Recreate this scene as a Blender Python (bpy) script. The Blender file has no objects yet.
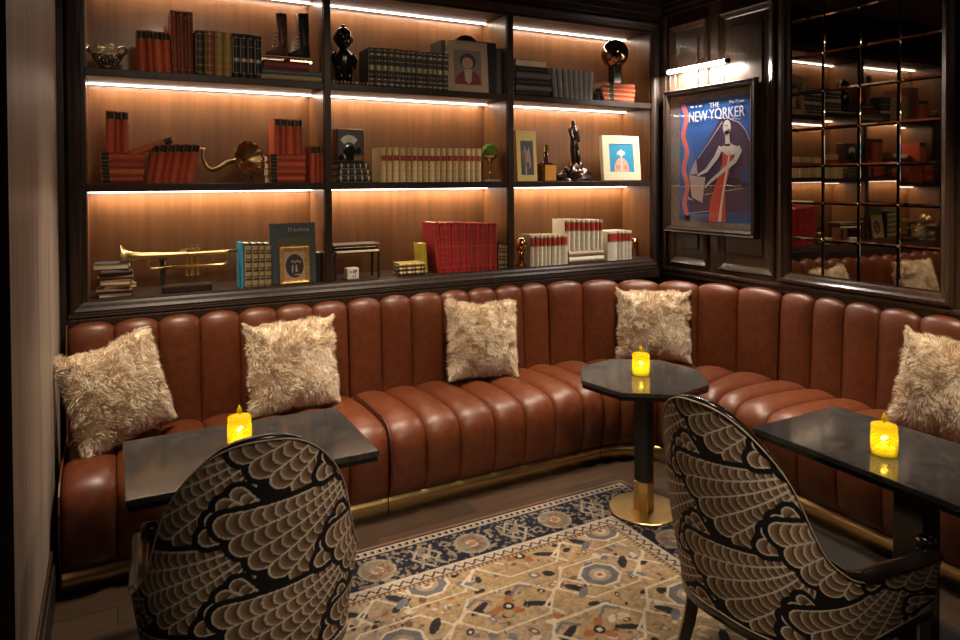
LEDW,LEDTILT,LAMPW,ROOMW,EXPO,CANDW=7.0,2,34,7,0.0,.13
SPOTS=[((.45,3.2,3.2),(.45,3.5,0),330,58),((1.65,3.2,3.2),(1.65,3.5,0),330,58),((2.8,2.95,3.2),(3.0,3.15,0),330,58),((3.05,1.6,3.2),(3.3,1.6,0),330,58),((1.75,1.9,3.2),(1.8,2.2,0),160,66),
 ((.5,1.3,3.2),(.5,4.1,1.8),85,48),((1.8,1.3,3.2),(1.8,4.1,1.8),85,48),((2.7,1.3,3.2),(3.1,4.1,1.8),85,48),((.9,-.2,3.2),(1.15,1.75,.8),300,44)]
import bpy, math, random
import numpy as np
from mathutils import Matrix, Vector, noise as mnoise
random.seed(4); RNG=np.random.default_rng(4)
S=bpy.context.scene; COL=S.collection; PI=math.pi
R=math.radians
# ------------------------------------------------------------------ measured camera (level-ish lens with a vertical shift)
YAW,PIT,ROL,FPX,CY,EYE=0.4930521,0.01538212,0.00500672,684.96688,191.1734,1.72
def _cam():
    f=np.array([math.sin(YAW)*math.cos(PIT),math.cos(YAW)*math.cos(PIT),-math.sin(PIT)])
    r=np.array([math.cos(YAW),-math.sin(YAW),0.0]); d=np.cross(f,r); c,s=math.cos(ROL),math.sin(ROL)
    return np.array([c*r+s*d,-s*r+c*d,f])
CM=_cam()
def ray(x,y): return CM.T@np.array([(x-480)/FPX,(y-CY)/FPX,1.0])
def onY(x,y,Y): d=ray(x,y); t=Y/d[1]; return Vector((d[0]*t,Y,EYE+d[2]*t))
def onX(x,y,X): d=ray(x,y); t=X/d[0]; return Vector((X,d[1]*t,EYE+d[2]*t))
def onZ(x,y,Z): d=ray(x,y); t=(Z-EYE)/d[2]; return Vector((d[0]*t,d[1]*t,Z))
# ------------------------------------------------------------------ mesh builder
class MB:
    def __init__(s): s.v=[]; s.f=[]
    def add(s,vs,fs):
        o=len(s.v); s.v+= [tuple(p) for p in vs]; s.f+=[tuple(i+o for i in f) for f in fs]; return s
    def box(s,x0,x1,y0,y1,z0,z1):
        return s.add([(x0,y0,z0),(x1,y0,z0),(x1,y1,z0),(x0,y1,z0),(x0,y0,z1),(x1,y0,z1),(x1,y1,z1),(x0,y1,z1)],
            [(0,3,2,1),(4,5,6,7),(0,1,5,4),(1,2,6,5),(2,3,7,6),(3,0,4,7)])
    def lathe(s,prof,c=(0,0,0),n=24,mat=None,cap=True):
        vs=[];fs=[];m=len(prof)
        for r,z in prof:
            for k in range(n):
                a=2*PI*k/n; vs.append(Vector((r*math.cos(a),r*math.sin(a),z)))
        for i in range(m-1):
            for k in range(n):
                fs.append((i*n+k,i*n+(k+1)%n,(i+1)*n+(k+1)%n,(i+1)*n+k))
        if cap: fs.append(tuple(range(n-1,-1,-1))); fs.append(tuple((m-1)*n+k for k in range(n)))
        if mat is not None: vs=[mat@v for v in vs]
        return s.add([Vector(v)+Vector(c) for v in vs],fs)
    def tube(s,pts,r,n=8,cap=True,flat=1.0):
        pts=[Vector(p) for p in pts]; m=len(pts); rs=r if isinstance(r,(list,tuple)) else [r]*m
        vs=[];fs=[];up=None
        for i in range(m):
            t=(pts[min(i+1,m-1)]-pts[max(i-1,0)]).normalized()
            if up is None:
                up=Vector((0,0,1)) if abs(t.z)<.9 else Vector((1,0,0))
            a=t.cross(up).normalized(); up=a.cross(t).normalized()
            for k in range(n):
                q=2*PI*k/n; vs.append(pts[i]+(a*math.cos(q)+up*math.sin(q)*flat)*rs[i])
        for i in range(m-1):
            for k in range(n): fs.append((i*n+k,i*n+(k+1)%n,(i+1)*n+(k+1)%n,(i+1)*n+k))
        if cap: fs.append(tuple(range(n-1,-1,-1))); fs.append(tuple((m-1)*n+k for k in range(n)))
        return s.add(vs,fs)
    def ball(s,c,rx,ry=None,rz=None,n=16,m=10,jit=0,seed=0):
        ry=ry or rx; rz=rz or rx; vs=[];fs=[]
        for i in range(m+1):
            th=PI*i/m
            for k in range(n):
                a=2*PI*k/n; d=Vector((math.sin(th)*math.cos(a),math.sin(th)*math.sin(a),-math.cos(th)))
                q=1+jit*mnoise.noise(d*2.3+Vector((seed,seed*.7,0))) if jit else 1
                vs.append((c[0]+rx*d.x*q,c[1]+ry*d.y*q,c[2]+rz*d.z*q))
        for i in range(m):
            for k in range(n): fs.append((i*n+k,i*n+(k+1)%n,(i+1)*n+(k+1)%n,(i+1)*n+k))
        return s.add(vs,fs)
    def prism(s,poly,fn,h0,h1):     # fn(a,b,h) -> point
        n=len(poly); vs=[fn(a,b,h0) for a,b in poly]+[fn(a,b,h1) for a,b in poly]
        fs=[tuple(range(n-1,-1,-1)),tuple(range(n,2*n))]+[(k,(k+1)%n,n+(k+1)%n,n+k) for k in range(n)]
        return s.add(vs,fs)
    def ring(s,fn,a0,a1,b0,b1,prof):  # mitred rectangular frame; prof = (inset, height)
        vs=[];fs=[]
        for i,h in prof:
            for a,b in ((a0+i,b0+i),(a1-i,b0+i),(a1-i,b1-i),(a0+i,b1-i)): vs.append(fn(a,b,h))
        for k in range(len(prof)-1):
            for j in range(4): fs.append((k*4+j,k*4+(j+1)%4,(k+1)*4+(j+1)%4,(k+1)*4+j))
        return s.add(vs,fs)
    def build(s,name,mat,parent=None,smooth=False,bevel=0,at=None):
        me=bpy.data.meshes.new(name)
        vs=s.v if at is None else [(p[0]-at[0],p[1]-at[1],p[2]-at[2]) for p in s.v]
        me.from_pydata([tuple(p) for p in vs],[],s.f); me.update(); fixn(me)
        if mat is not None: me.materials.append(mat)
        if smooth: me.polygons.foreach_set('use_smooth',[True]*len(me.polygons))
        o=bpy.data.objects.new(name,me); COL.objects.link(o)
        if at is not None: o.location=at
        if parent is not None: o.parent=parent
        if bevel:
            b=o.modifiers.new('edge','BEVEL'); b.width=bevel; b.segments=2; b.limit_method='ANGLE'; b.angle_limit=R(40)
        return o
import bmesh
def fixn(me):
    b=bmesh.new(); b.from_mesh(me); bmesh.ops.recalc_face_normals(b,faces=b.faces); b.to_mesh(me); b.free()
def grid_mesh(name,P,mat,parent=None,smooth=True,wrap=False,fix=True):
    """P: (n,m,3) array of points"""
    n,m=P.shape[:2]; idx=np.arange(n*m).reshape(n,m)
    f=np.stack([idx[:-1,:-1],idx[1:,:-1],idx[1:,1:],idx[:-1,1:]],-1).reshape(-1,4)
    me=bpy.data.meshes.new(name); me.vertices.add(n*m); me.vertices.foreach_set('co',P.reshape(-1).astype(np.float32))
    me.loops.add(f.size); me.loops.foreach_set('vertex_index',f.reshape(-1).astype(np.int32))
    me.polygons.add(len(f)); me.polygons.foreach_set('loop_start',np.arange(0,f.size,4,dtype=np.int32))
    me.update(calc_edges=True); me.validate()
    if fix: fixn(me)
    if smooth: me.polygons.foreach_set('use_smooth',[True]*len(me.polygons))
    if mat: me.materials.append(mat)
    o=bpy.data.objects.new(name,me); COL.objects.link(o)
    if parent is not None: o.parent=parent
    return o
def tag(o,label,cat,group=None,kind=None):
    o['label']=label; o['category']=cat
    if group: o['group']=group
    if kind: o['kind']=kind
    return o
def thing(name,label,cat,loc=(0,0,0),rot=(0,0,0),group=None):
    o=bpy.data.objects.new(name,None); o.empty_display_size=.05; COL.objects.link(o)
    o.location=loc; o.rotation_euler=rot; return tag(o,label,cat,group)
def struct(o,label=None,cat=None):
    o['kind']='structure'
    if label: o['label']=label; o['category']=cat
    return o
# ------------------------------------------------------------------ materials
def newmat(name):
    m=bpy.data.materials.new(name); m.use_nodes=True
    return m,m.node_tree.nodes,m.node_tree.links,m.node_tree.nodes['Principled BSDF']
def pm(name,col,rough=.5,metal=0,var=.25,scale=40,bump=0,spec=.5,coat=0,sheen=0,emit=None,es=0,stretch=(1,1,1),detail=4,trans=0):
    m,N,L,b=newmat(name)
    b.inputs['Roughness'].default_value=rough; b.inputs['Metallic'].default_value=metal
    b.inputs['Specular IOR Level'].default_value=spec; b.inputs['Coat Weight'].default_value=coat; b.inputs['Coat Roughness'].default_value=.08
    b.inputs['Sheen Weight'].default_value=sheen; b.inputs['Transmission Weight'].default_value=trans
    tc=N.new('ShaderNodeTexCoord'); mp=N.new('ShaderNodeMapping'); mp.inputs['Scale'].default_value=stretch
    nz=N.new('ShaderNodeTexNoise'); nz.inputs['Scale'].default_value=scale; nz.inputs['Detail'].default_value=detail
    L.new(tc.outputs['Object'],mp.inputs['Vector']); L.new(mp.outputs['Vector'],nz.inputs['Vector'])
    cr=N.new('ShaderNodeValToRGB'); c=np.array(col)
    lo=np.clip(c*(1-var),0,1); hi=np.clip(c*(1+var),0,1)
    cr.color_ramp.elements[0].position=.3; cr.color_ramp.elements[0].color=(*lo,1)
    cr.color_ramp.elements[1].position=.7; cr.color_ramp.elements[1].color=(*hi,1)
    L.new(nz.outputs['Fac'],cr.inputs['Fac']); L.new(cr.outputs['Color'],b.inputs['Base Color'])
    if bump:
        bp=N.new('ShaderNodeBump'); bp.inputs['Strength'].default_value=bump; bp.inputs['Distance'].default_value=.004
        L.new(nz.outputs['Fac'],bp.inputs['Height']); L.new(bp.outputs['Normal'],b.inputs['Normal'])
    if emit is not None:
        b.inputs['Emission Color'].default_value=(*emit,1); b.inputs['Emission Strength'].default_value=es
    return m
_mc={}
def cm(prefix,col,**k):
    key=(prefix,tuple(np.round(col,4)),tuple(sorted(k.items())))
    if key not in _mc: _mc[key]=pm(prefix,col,**k)
    return _mc[key]
def attr_mat(name,rough=.8,spec=.3,bump=.0,bscale=900,sheen=0):
    m,N,L,b=newmat(name); a=N.new('ShaderNodeAttribute'); a.attribute_name='pattern'
    nz=N.new('ShaderNodeTexNoise'); nz.inputs['Scale'].default_value=bscale; nz.inputs['Detail'].default_value=2
    tc=N.new('ShaderNodeTexCoord'); L.new(tc.outputs['Object'],nz.inputs['Vector'])
    mx=N.new('ShaderNodeMix'); mx.data_type='RGBA'; mx.blend_type='MULTIPLY'; mx.inputs['Factor'].default_value=.45
    cr=N.new('ShaderNodeValToRGB'); cr.color_ramp.elements[0].position=.3; cr.color_ramp.elements[0].color=(.35,.35,.35,1); cr.color_ramp.elements[1].position=.65
    L.new(nz.outputs['Fac'],cr.inputs['Fac']); L.new(a.outputs['Color'],mx.inputs['A']); L.new(cr.outputs['Color'],mx.inputs['B'])
    L.new(mx.outputs['Result'],b.inputs['Base Color'])
    bp=N.new('ShaderNodeBump'); bp.inputs['Strength'].default_value=bump; bp.inputs['Distance'].default_value=.002
    L.new(nz.outputs['Fac'],bp.inputs['Height']); L.new(bp.outputs['Normal'],b.inputs['Normal'])
    b.inputs['Roughness'].default_value=rough; b.inputs['Specular IOR Level'].default_value=spec; b.inputs['Sheen Weight'].default_value=sheen
    return m
def emis(name,col,st):
    m,N,L,b=newmat(name); b.inputs['Base Color'].default_value=(*[min(1,c) for c in col],1)
    b.inputs['Emission Color'].default_value=(*col,1); b.inputs['Emission Strength'].default_value=st
    return m
def set_pattern(o,rgb):
    me=o.data; a=me.color_attributes.new('pattern','FLOAT_COLOR','POINT')
    c=np.ones((len(me.vertices),4),np.float32); c[:,:3]=rgb.reshape(-1,3); a.data.foreach_set('color',c.reshape(-1))
def vnoise(x,y,sc,seed=0):
    g=np.random.default_rng(seed).random((64,64)); x=x*sc+100.37; y=y*sc+100.71
    xi=np.floor(x).astype(int); yi=np.floor(y).astype(int); fx=x-xi; fy=y-yi; fx=fx*fx*(3-2*fx); fy=fy*fy*(3-2*fy)
    G=lambda i,j: g[i%64,j%64]
    return (G(xi,yi)*(1-fx)+G(xi+1,yi)*fx)*(1-fy)+(G(xi,yi+1)*(1-fx)+G(xi+1,yi+1)*fx)*fy
M={}
M['darkwood']=pm('espresso wood',(.026,.0145,.0095),rough=.42,var=.45,scale=6,stretch=(9,9,.7),detail=8,bump=.06,coat=0,spec=.3)
M['wallwood']=pm('walnut wall panelling',(.060,.034,.021),rough=.30,var=.4,scale=6,stretch=(9,9,.6),detail=8,bump=.05,coat=.2)
M['backwood']=pm('warm walnut veneer',(.165,.069,.026),rough=.36,var=.22,scale=5,stretch=(5.5,5.5,.35),detail=6,bump=.02,coat=.1)
M['leather']=pm('cognac leather',(.112,.0280,.0078),rough=.42,var=.22,scale=26,detail=8,bump=.10,spec=.5)
M['piping']=pm('dark brown leather',(.05,.014,.008),rough=.45)
M['brass']=pm('brushed brass',(.66,.46,.19),rough=.30,metal=1,var=.12,scale=10,stretch=(1,1,30))
M['gold']=pm('polished gold',(.80,.55,.20),rough=.18,metal=1,var=.1)
M['oldbrass']=pm('aged brass',(.30,.19,.075),rough=.36,metal=1,var=.4,scale=30)
M['bronze']=pm('dark bronze',(.075,.05,.04),rough=.28,metal=.85,var=.4,scale=60,bump=.15)
M['silver']=pm('tarnished silver gilt',(.86,.74,.52),rough=.22,metal=1,var=.2,scale=80)
M['black']=pm('black lacquer',(.007,.0065,.006),rough=.2,var=.2,coat=.15)
M['blackmatte']=pm('matt black',(.012,.011,.011),rough=.5)
M['marble']=None
M['pages']=pm('aged paper',(.62,.50,.34),rough=.85,var=.15,scale=30,stretch=(8,1,8))
M['cream']=pm('cream paper',(.72,.62,.45),rough=.8,var=.08)
def marble():
    m,N,L,b=newmat('black veined marble'); tc=N.new('ShaderNodeTexCoord')
    n1=N.new('ShaderNodeTexNoise'); n1.inputs['Scale'].default_value=5; n1.inputs['Detail'].default_value=10; n1.inputs['Distortion'].default_value=1.6
    L.new(tc.outputs['Object'],n1.inputs['Vector'])
    cr=N.new('ShaderNodeValToRGB'); e=cr.color_ramp.elements; e[0].position=.47; e[0].color=(.030,.0275,.0275,1); e[1].position=.53; e[1].color=(.036,.033,.033,1)
    k=e.new(.50); k.color=(.058,.052,.048,1)
    L.new(n1.outputs['Fac'],cr.inputs['Fac']); L.new(cr.outputs['Color'],b.inputs['Base Color'])
    b.inputs['Roughness'].default_value=.12; b.inputs['Specular IOR Level'].default_value=.6
    return m
M['marble']=marble()
def fur_mat():
    m,N,L,b=newmat('cream faux fur'); tc=N.new('ShaderNodeTexCoord'); n=N.new('ShaderNodeTexNoise'); n.inputs['Scale'].default_value=14; n.inputs['Detail'].default_value=4
    L.new(tc.outputs['Object'],n.inputs['Vector']); cr=N.new('ShaderNodeValToRGB'); e=cr.color_ramp.elements
    e[0].position=.3; e[0].color=(.68,.52,.35,1); e[1].position=.6; e[1].color=(.90,.79,.62,1)
    L.new(n.outputs['Fac'],cr.inputs['Fac']); L.new(cr.outputs['Color'],b.inputs['Base Color'])
    b.inputs['Roughness'].default_value=.6; b.inputs['Specular IOR Level'].default_value=.25; b.inputs['Sheen Weight'].default_value=.2
    return m
M['fur']=fur_mat()
def stripes():
    m,N,L,b=newmat('striped taupe wallpaper'); tc=N.new('ShaderNodeTexCoord'); mp=N.new('ShaderNodeMapping'); mp.inputs['Scale'].default_value=(1,1,.02)
    n=N.new('ShaderNodeTexNoise'); n.inputs['Scale'].default_value=26; n.inputs['Detail'].default_value=8; n.inputs['Roughness'].default_value=.7
    L.new(tc.outputs['Object'],mp.inputs['Vector']); L.new(mp.outputs['Vector'],n.inputs['Vector'])
    cr=N.new('ShaderNodeValToRGB'); e=cr.color_ramp.elements; e[0].position=.36; e[0].color=(.24,.185,.145,1); e[1].position=.62; e[1].color=(.46,.37,.30,1)
    L.new(n.outputs['Fac'],cr.inputs['Fac']); L.new(cr.outputs['Color'],b.inputs['Base Color']); b.inputs['Roughness'].default_value=.55
    return m
M['wallpaper']=stripes()
def planks():
    m,N,L,b=newmat('dark oak floorboards'); tc=N.new('ShaderNodeTexCoord')
    br=N.new('ShaderNodeTexBrick'); br.inputs['Scale'].default_value=1; br.inputs['Brick Width'].default_value=1.1; br.inputs['Row Height'].default_value=.13
    br.inputs['Mortar Size'].default_value=.0018; br.inputs['Color1'].default_value=(.050,.029,.017,1); br.inputs['Color2'].default_value=(.028,.017,.010,1); br.inputs['Mortar'].default_value=(.008,.005,.004,1)
    L.new(tc.outputs['Object'],br.inputs['Vector'])
    mp=N.new('ShaderNodeMapping'); mp.inputs['Scale'].default_value=(1.2,18,1); n=N.new('ShaderNodeTexNoise'); n.inputs['Scale'].default_value=4; n.inputs['Detail'].default_value=8
    L.new(tc.outputs['Object'],mp.inputs['Vector']); L.new(mp.outputs['Vector'],n.inputs['Vector'])
    mx=N.new('ShaderNodeMix'); mx.data_type='RGBA'; mx.blend_type='OVERLAY'; mx.inputs['Factor'].default_value=.6
    L.new(br.outputs['Color'],mx.inputs['A']); L.new(n.outputs['Color'],mx.inputs['B']); L.new(mx.outputs['Result'],b.inputs['Base Color']); b.inputs['Roughness'].default_value=.38
    return m
M['floor']=planks()
def mirror_m():
    m,N,L,b=newmat('smoky antique mirror glass'); tc=N.new('ShaderNodeTexCoord'); n=N.new('ShaderNodeTexNoise'); n.inputs['Scale'].default_value=9
    L.new(tc.outputs['Object'],n.inputs['Vector']); cr=N.new('ShaderNodeValToRGB'); e=cr.color_ramp.elements; e[0].color=(.26,.235,.20,1); e[1].color=(.36,.325,.28,1)
    L.new(n.outputs['Fac'],cr.inputs['Fac']); L.new(cr.outputs['Color'],b.inputs['Base Color']); b.inputs['Metallic'].default_value=1; b.inputs['Roughness'].default_value=.02
    return m
M['mirror']=mirror_m()
def glazing():
    m=bpy.data.materials.new('picture glass'); m.use_nodes=True; N=m.node_tree.nodes; L=m.node_tree.links; N.clear()
    o=N.new('ShaderNodeOutputMaterial'); mx=N.new('ShaderNodeMixShader'); t=N.new('ShaderNodeBsdfTransparent'); g=N.new('ShaderNodeBsdfGlossy'); f=N.new('ShaderNodeFresnel')
    g.inputs['Roughness'].default_value=.02; f.inputs['IOR'].default_value=1.45
    ge=N.new('ShaderNodeNewGeometry'); mm=N.new('ShaderNodeMath'); mm.operation='MULTIPLY'; iv=N.new('ShaderNodeMath'); iv.operation='SUBTRACT'; iv.inputs[0].default_value=1
    L.new(ge.outputs['Backfacing'],iv.inputs[1]); L.new(iv.outputs[0],mm.inputs[0]); L.new(f.outputs[0],mm.inputs[1]); L.new(mm.outputs[0],mx.inputs[0]); L.new(t.outputs[0],mx.inputs[1]); L.new(g.outputs[0],mx.inputs[2]); L.new(mx.outputs[0],o.inputs['Surface'])
    return m
M['glass']=glazing()
LEDC=(1.0,.82,.60)
M['led']=emis('warm white led diffuser',(1.0,.86,.74),9)
M['tube']=emis('lit lamp tube',(1.0,.90,.80),16)
# ================================================================== ROOM
XL,XR,YB=-0.24,3.825,4.10
def wall(name,mat,*b): return struct(MB().box(*b).build(name,mat))
wall('floor',M['floor'],-1.2,4.2,-3.2,4.6,-.06,0)
wall('ceiling',pm('dark plaster',(.05,.04,.035),rough=.8),-1.2,4.2,-3.2,4.6,3.25,3.33)
wall('wall_left',M['wallpaper'],XL-.12,XL,1.9,4.10,0,3.25)
wall('wall_left_near',pm('dark painted plaster',(.02,.014,.012),rough=.9,spec=0),XL-.12,XL+.0,-3.1,1.9,0,3.25)
wall('wall_right',M['wallwood'],XR,XR+.12,-3.1,4.6,0,3.25)
wall('wall_rear',pm('dark painted wall',(.05,.035,.028),rough=.6),-.36,3.95,-3.2,-3.1,0,3.25)
wall('wall_back',M['darkwood'],XL-.12,XR,4.125,4.5,0,1.02)
# casing at the doorway and baseboard of the papered wall
struct(MB().box(XL,XL+.012,1.70,2.07,0,3.25).box(XL,XL+.018,1.74,2.02,0,3.25).build('trim_casing',pm('dark casing paint',(.012,.008,.007),rough=.9,spec=0),bevel=.004))
struct(MB().box(XL,XL+.012,2.075,4.1,0,.22).box(XL,XL+.018,2.075,4.1,0,.16).build('baseboard_left',M['darkwood'],bevel=.004))
struct(MB().box(XL,XL+.03,4.045,4.098,0,3.25).build('trim_corner',M['darkwood']))
# crown moulding above the bookcase and right wall
cr=MB()
for k,(d,z) in enumerate(((.0,2.96),(.02,3.0),(.045,3.05),(.09,3.11),(.12,3.18))): cr.box(XL,XR,YB-.02-d,YB+.4,z,z+.07)
struct(cr.build('trim_crown_back',M['darkwood'],bevel=.006))
cr=MB()
for k,(d,z) in enumerate(((.0,2.99),(.02,3.03),(.045,3.07),(.09,3.12),(.12,3.18))): cr.box(XR-.01-d,XR,-3.0,YB-.03,z,z+.07)
struct(cr.build('trim_crown_right',M['darkwood'],bevel=.006))
# right wall mouldings
fr=lambda a,b,h:(XR-h,a,b)
PROF=[(0,0),(0,.018),(.012,.026),(.022,.018),(.034,.012),(.05,.006),(.056,0)]
for n,(a0,a1) in enumerate(((3.600,3.985),(3.030,3.505))):
    mb=MB().ring(fr,a0,a1,1.075,2.90,PROF).box(XR-.012,XR-.0005,a0+.10,a1-.10,1.20,2.78)
    struct(mb.build('trim_panel',M['wallwood'],bevel=.003))
struct(MB().box(XR-.03,XR,-3,4.09,1.02,1.045).box(XR-.018,XR,-3,4.09,.98,1.02).build('trim_rail',M['wallwood'],bevel=.004))
struct(MB().box(XR-.022,XR-.0005,4.02,4.098,1.046,2.985).build('trim_stile',M['wallwood'],bevel=.004))
struct(MB().box(XL+.032,XR-.03,4.045,4.124,.96,1.018).build('trim_ledge',M['darkwood'],bevel=.004))
# ================================================================== MIRROR
mir=thing('wall_mirror','tall dark framed mirror of square glass tiles on the panelled wall','mirror',(XR,2.46,1.05))
MZ0,MZ1,MY0,MY1=1.12,2.96,2.0,2.908
mb=MB().ring(lambda a,b,h:(XR-h,a,b),1.94,2.985,1.05,3.03,[(0,.001),(0,.03),(.014,.048),(.03,.050),(.042,.036),(.06,.028),(.072,.012),(.074,.008)])
mb.build('frame',M['wallwood'],mir,at=(XR,2.46,1.05),smooth=False).location=(0,0,0)
mb=MB(); rnd=random.Random(5); T=(MY1-MY0)/4; nz=8
for i in range(4):
    for j in range(nz+1):
        y0=MY0+i*T; z0=MZ0+j*T*1.0; y1=y0+T; z1=min(z0+T,3.02)
        if z1-z0<.03: continue
        bw=.011; hh=.0045; g=.0008; tx,ty=rnd.uniform(-.006,.006),rnd.uniform(-.006,.006)
        ym,zm=(y0+y1)/2,(z0+z1)/2
        def pt(y,z,h): return (XR-h-.012+(y-ym)*tx+(z-zm)*ty,y,z)
        a=[pt(y0+g,z0+g,0),pt(y1-g,z0+g,0),pt(y1-g,z1-g,0),pt(y0+g,z1-g,0)]
        b=[pt(y0+bw,z0+bw,hh),pt(y1-bw,z0+bw,hh),pt(y1-bw,z1-bw,hh),pt(y0+bw,z1-bw,hh)]
        mb.add(a+b,[(4,5,6,7),(0,1,5,4),(1,2,6,5),(2,3,7,6),(3,0,4,7)])
o=mb.build('mirror_tiles',M['mirror'],mir,at=(XR,2.46,1.05)); o.location=(0,0,0)
mb=MB()
for i in range(1,4):
    for j in range(1,nz): 
        mb.ball((XR-.02,MY0+i*T,MZ0+j*T),.007,.007,.007,n=10,m=6)  # silver beads modelled as the bright bevel reflections where tiles meet
o=mb.build('bevel_glint',M['silver'],mir,smooth=True,at=(XR,2.46,1.05)); o.location=(0,0,0)
# ================================================================== POSTER
PY0,PY1,PZ0,PZ1=3.140,3.995,1.320,2.398
pos=thing('framed_poster','large dark framed blue magazine cover poster glazed on the panelled wall','picture',(XR-.028,(PY0+PY1)/2,PZ0))
PO=Vector((XR-.028,(PY0+PY1)/2,PZ0))
def pbuild(mb,name,mat,parent=pos,**k):
    o=mb.build(name,mat,parent,at=PO,**k); o.location=(0,0,0); return o
XP=XR-.045
pbuild(MB().ring(fr,PY0,PY1,PZ0,PZ1,[(0,.029),(0,.066),(.008,.075),(.018,.068),(.03,.070),(.042,.060),(.050,.042),(.050,.030)]),'frame',M['darkwood'])
pbuild(MB().box(XR-.0415,XR-.031,PY0+.045,PY1-.045,PZ0+.045,PZ1-.045),'mount',pm('grey brown mount board',(.20,.165,.14),rough=.7))
def c1(u,v): p=onX(660+u/7.109,70+v/7.109,XP); return (p.y,p.z)
def c2(u,v): p=onX(660+u/6.736,150+v/6.736,XP); return (p.y,p.z)
ya=c1(140,240)[0]; yb=c1(640,170)[0]; zt=c1(140,238)[1]; zb=c2(132,487)[1]
zt=(zt+c1(640,168)[1])/2; zb=(zb+c2(618,490)[1])/2
def cl(p): return (min(max(p[0],yb),ya),min(max(p[1],zb),zt))
def art(name,polys,col,lay,rough=.5,parent=None):
    mb=MB()
    for P in polys: mb.prism([cl(p) for p in P],lambda a,b,h:(XR-h,a,b),.0416,.0422+lay*.0004)
    return pbuild(mb,name,pm('print ink',col,rough=rough,var=.06),parent=parent or pos)
sheet=art('printed_sheet',[[(ya,zb),(yb,zb),(yb,zt),(ya,zt)]],(.012,.115,.46),0)
lk=dict(parent=sheet)
art('purple_shape',[[c1(425,345),c1(540,358),c1(612,430),c1(637,520),c1(642,640),c2(615,120),c2(600,300),c2(602,420),c2(200,432),c2(190,300),c2(180,270),c2(250,160),c1(262,640)]],(.045,.022,.085),1,**lk)
art('navy_shape',[[c2(195,195),c2(420,180),c2(600,190),c2(604,240),c2(300,300),c2(190,330)]],(.016,.010,.035),2,**lk)
art('blue_patch',[[c2(440,432),c2(600,415),c2(604,487),c2(440,487)],[c2(135,440),c2(330,440),c2(330,487),c2(135,487)],[c2(540,140),c2(606,90),c2(612,220),c2(545,225)]],(.015,.06,.22),3,**lk)
wv=[];wr=[]
for k in range(61):
    t=k/60; a=c1(172,245); b=c2(176,475); y=a[0]+(b[0]-a[0])*t; z=a[1]+(b[1]-a[1])*t; w=.016*math.sin(t*2*PI*3.4+2.2)
    wv.append((y+.022+w,z)); wr.append((y-.022+w,z))
art('coral_ribbon',[[wv[k],wr[k],wr[k+1],wv[k+1]] for k in range(60)],(.75,.16,.13),3,**lk)
def stroke(pts,ws):
    out=[]; n=len(pts); L_=[];R_=[]
    for i in range(n):
        t=Vector(pts[min(i+1,n-1)])-Vector(pts[max(i-1,0)]); t=t.normalized(); nn=Vector((-t[1],t[0])); w=ws[i] if isinstance(ws,(list,tuple)) else ws
        L_.append(tuple(Vector(pts[i])+nn*w)); R_.append(tuple(Vector(pts[i])-nn*w))
    return [[L_[i],R_[i],R_[i+1],L_[i+1]] for i in range(n-1)]
art('fine_line',stroke([c1(268,630),c1(350,510),c1(440,370)],.003)+stroke([c1(500,350),c1(560,372),c1(608,430),c1(636,500)],.003)+stroke([c2(300,300),c2(440,275),c2(560,258),c2(450,235)],.003)+stroke([c2(190,428),c2(320,412),c2(400,410)],.003),(.55,.48,.50),4,**lk)
art('dress',[[c1(440,560),c1(480,600),c1(520,560),c1(530,590),c1(505,640),c2(500,0),c2(470,130),c2(440,250),c2(440,485),c2(328,485),c2(335,350),c2(385,200),c2(420,80),c2(418,0),c1(432,620)]],(.62,.055,.03),5,**lk)
art('dress_trim',stroke([c2(468,20),c2(450,140),c2(430,250),c2(415,350),c2(400,482)],[.006,.008,.008,.010,.012]),(.78,.70,.66),6,**lk)
ell=lambda c,a,b,n=20:[(c[0]+a*math.cos(2*PI*k/n),c[1]+b*math.sin(2*PI*k/n)) for k in range(n)]
hd=c1(474,408)
art('figure_head',[ell(hd,.034,.052)]+stroke([c1(476,430),c1(478,490),c1(480,540)],[.022,.018,.024])+[[c1(430,550),c1(470,525),c1(500,525),c1(555,545),c1(530,600),c1(480,610),c1(440,580)]],(.72,.66,.60),6,**lk)
art('figure_arm',stroke([c1(432,548),c1(400,620),c2(370,60),c2(310,140),c2(250,172)],[.02,.02,.018,.014,.006])+stroke([c1(548,548),c2(535,0),c2(505,70),c2(430,135),c2(340,210),c2(302,252)],[.02,.022,.018,.014,.010,.005]),(.66,.64,.64),7,**lk)
art('figure_face',[ell((hd[0]-.002,hd[1]+.012),.007,.004),ell((hd[0]-.018,hd[1]-.022),.007,.010),ell((hd[0]+.016,hd[1]+.014),.006,.004)],(.10,.06,.07),7,**lk)
art('paper_sheet',[[c2(195,170),c2(305,185),c2(285,356),c2(215,318)],[c2(198,166),c2(240,65),c2(252,160)],[c2(190,312),c2(225,340),c2(190,335)]],(.52,.42,.42),8,**lk)
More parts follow.
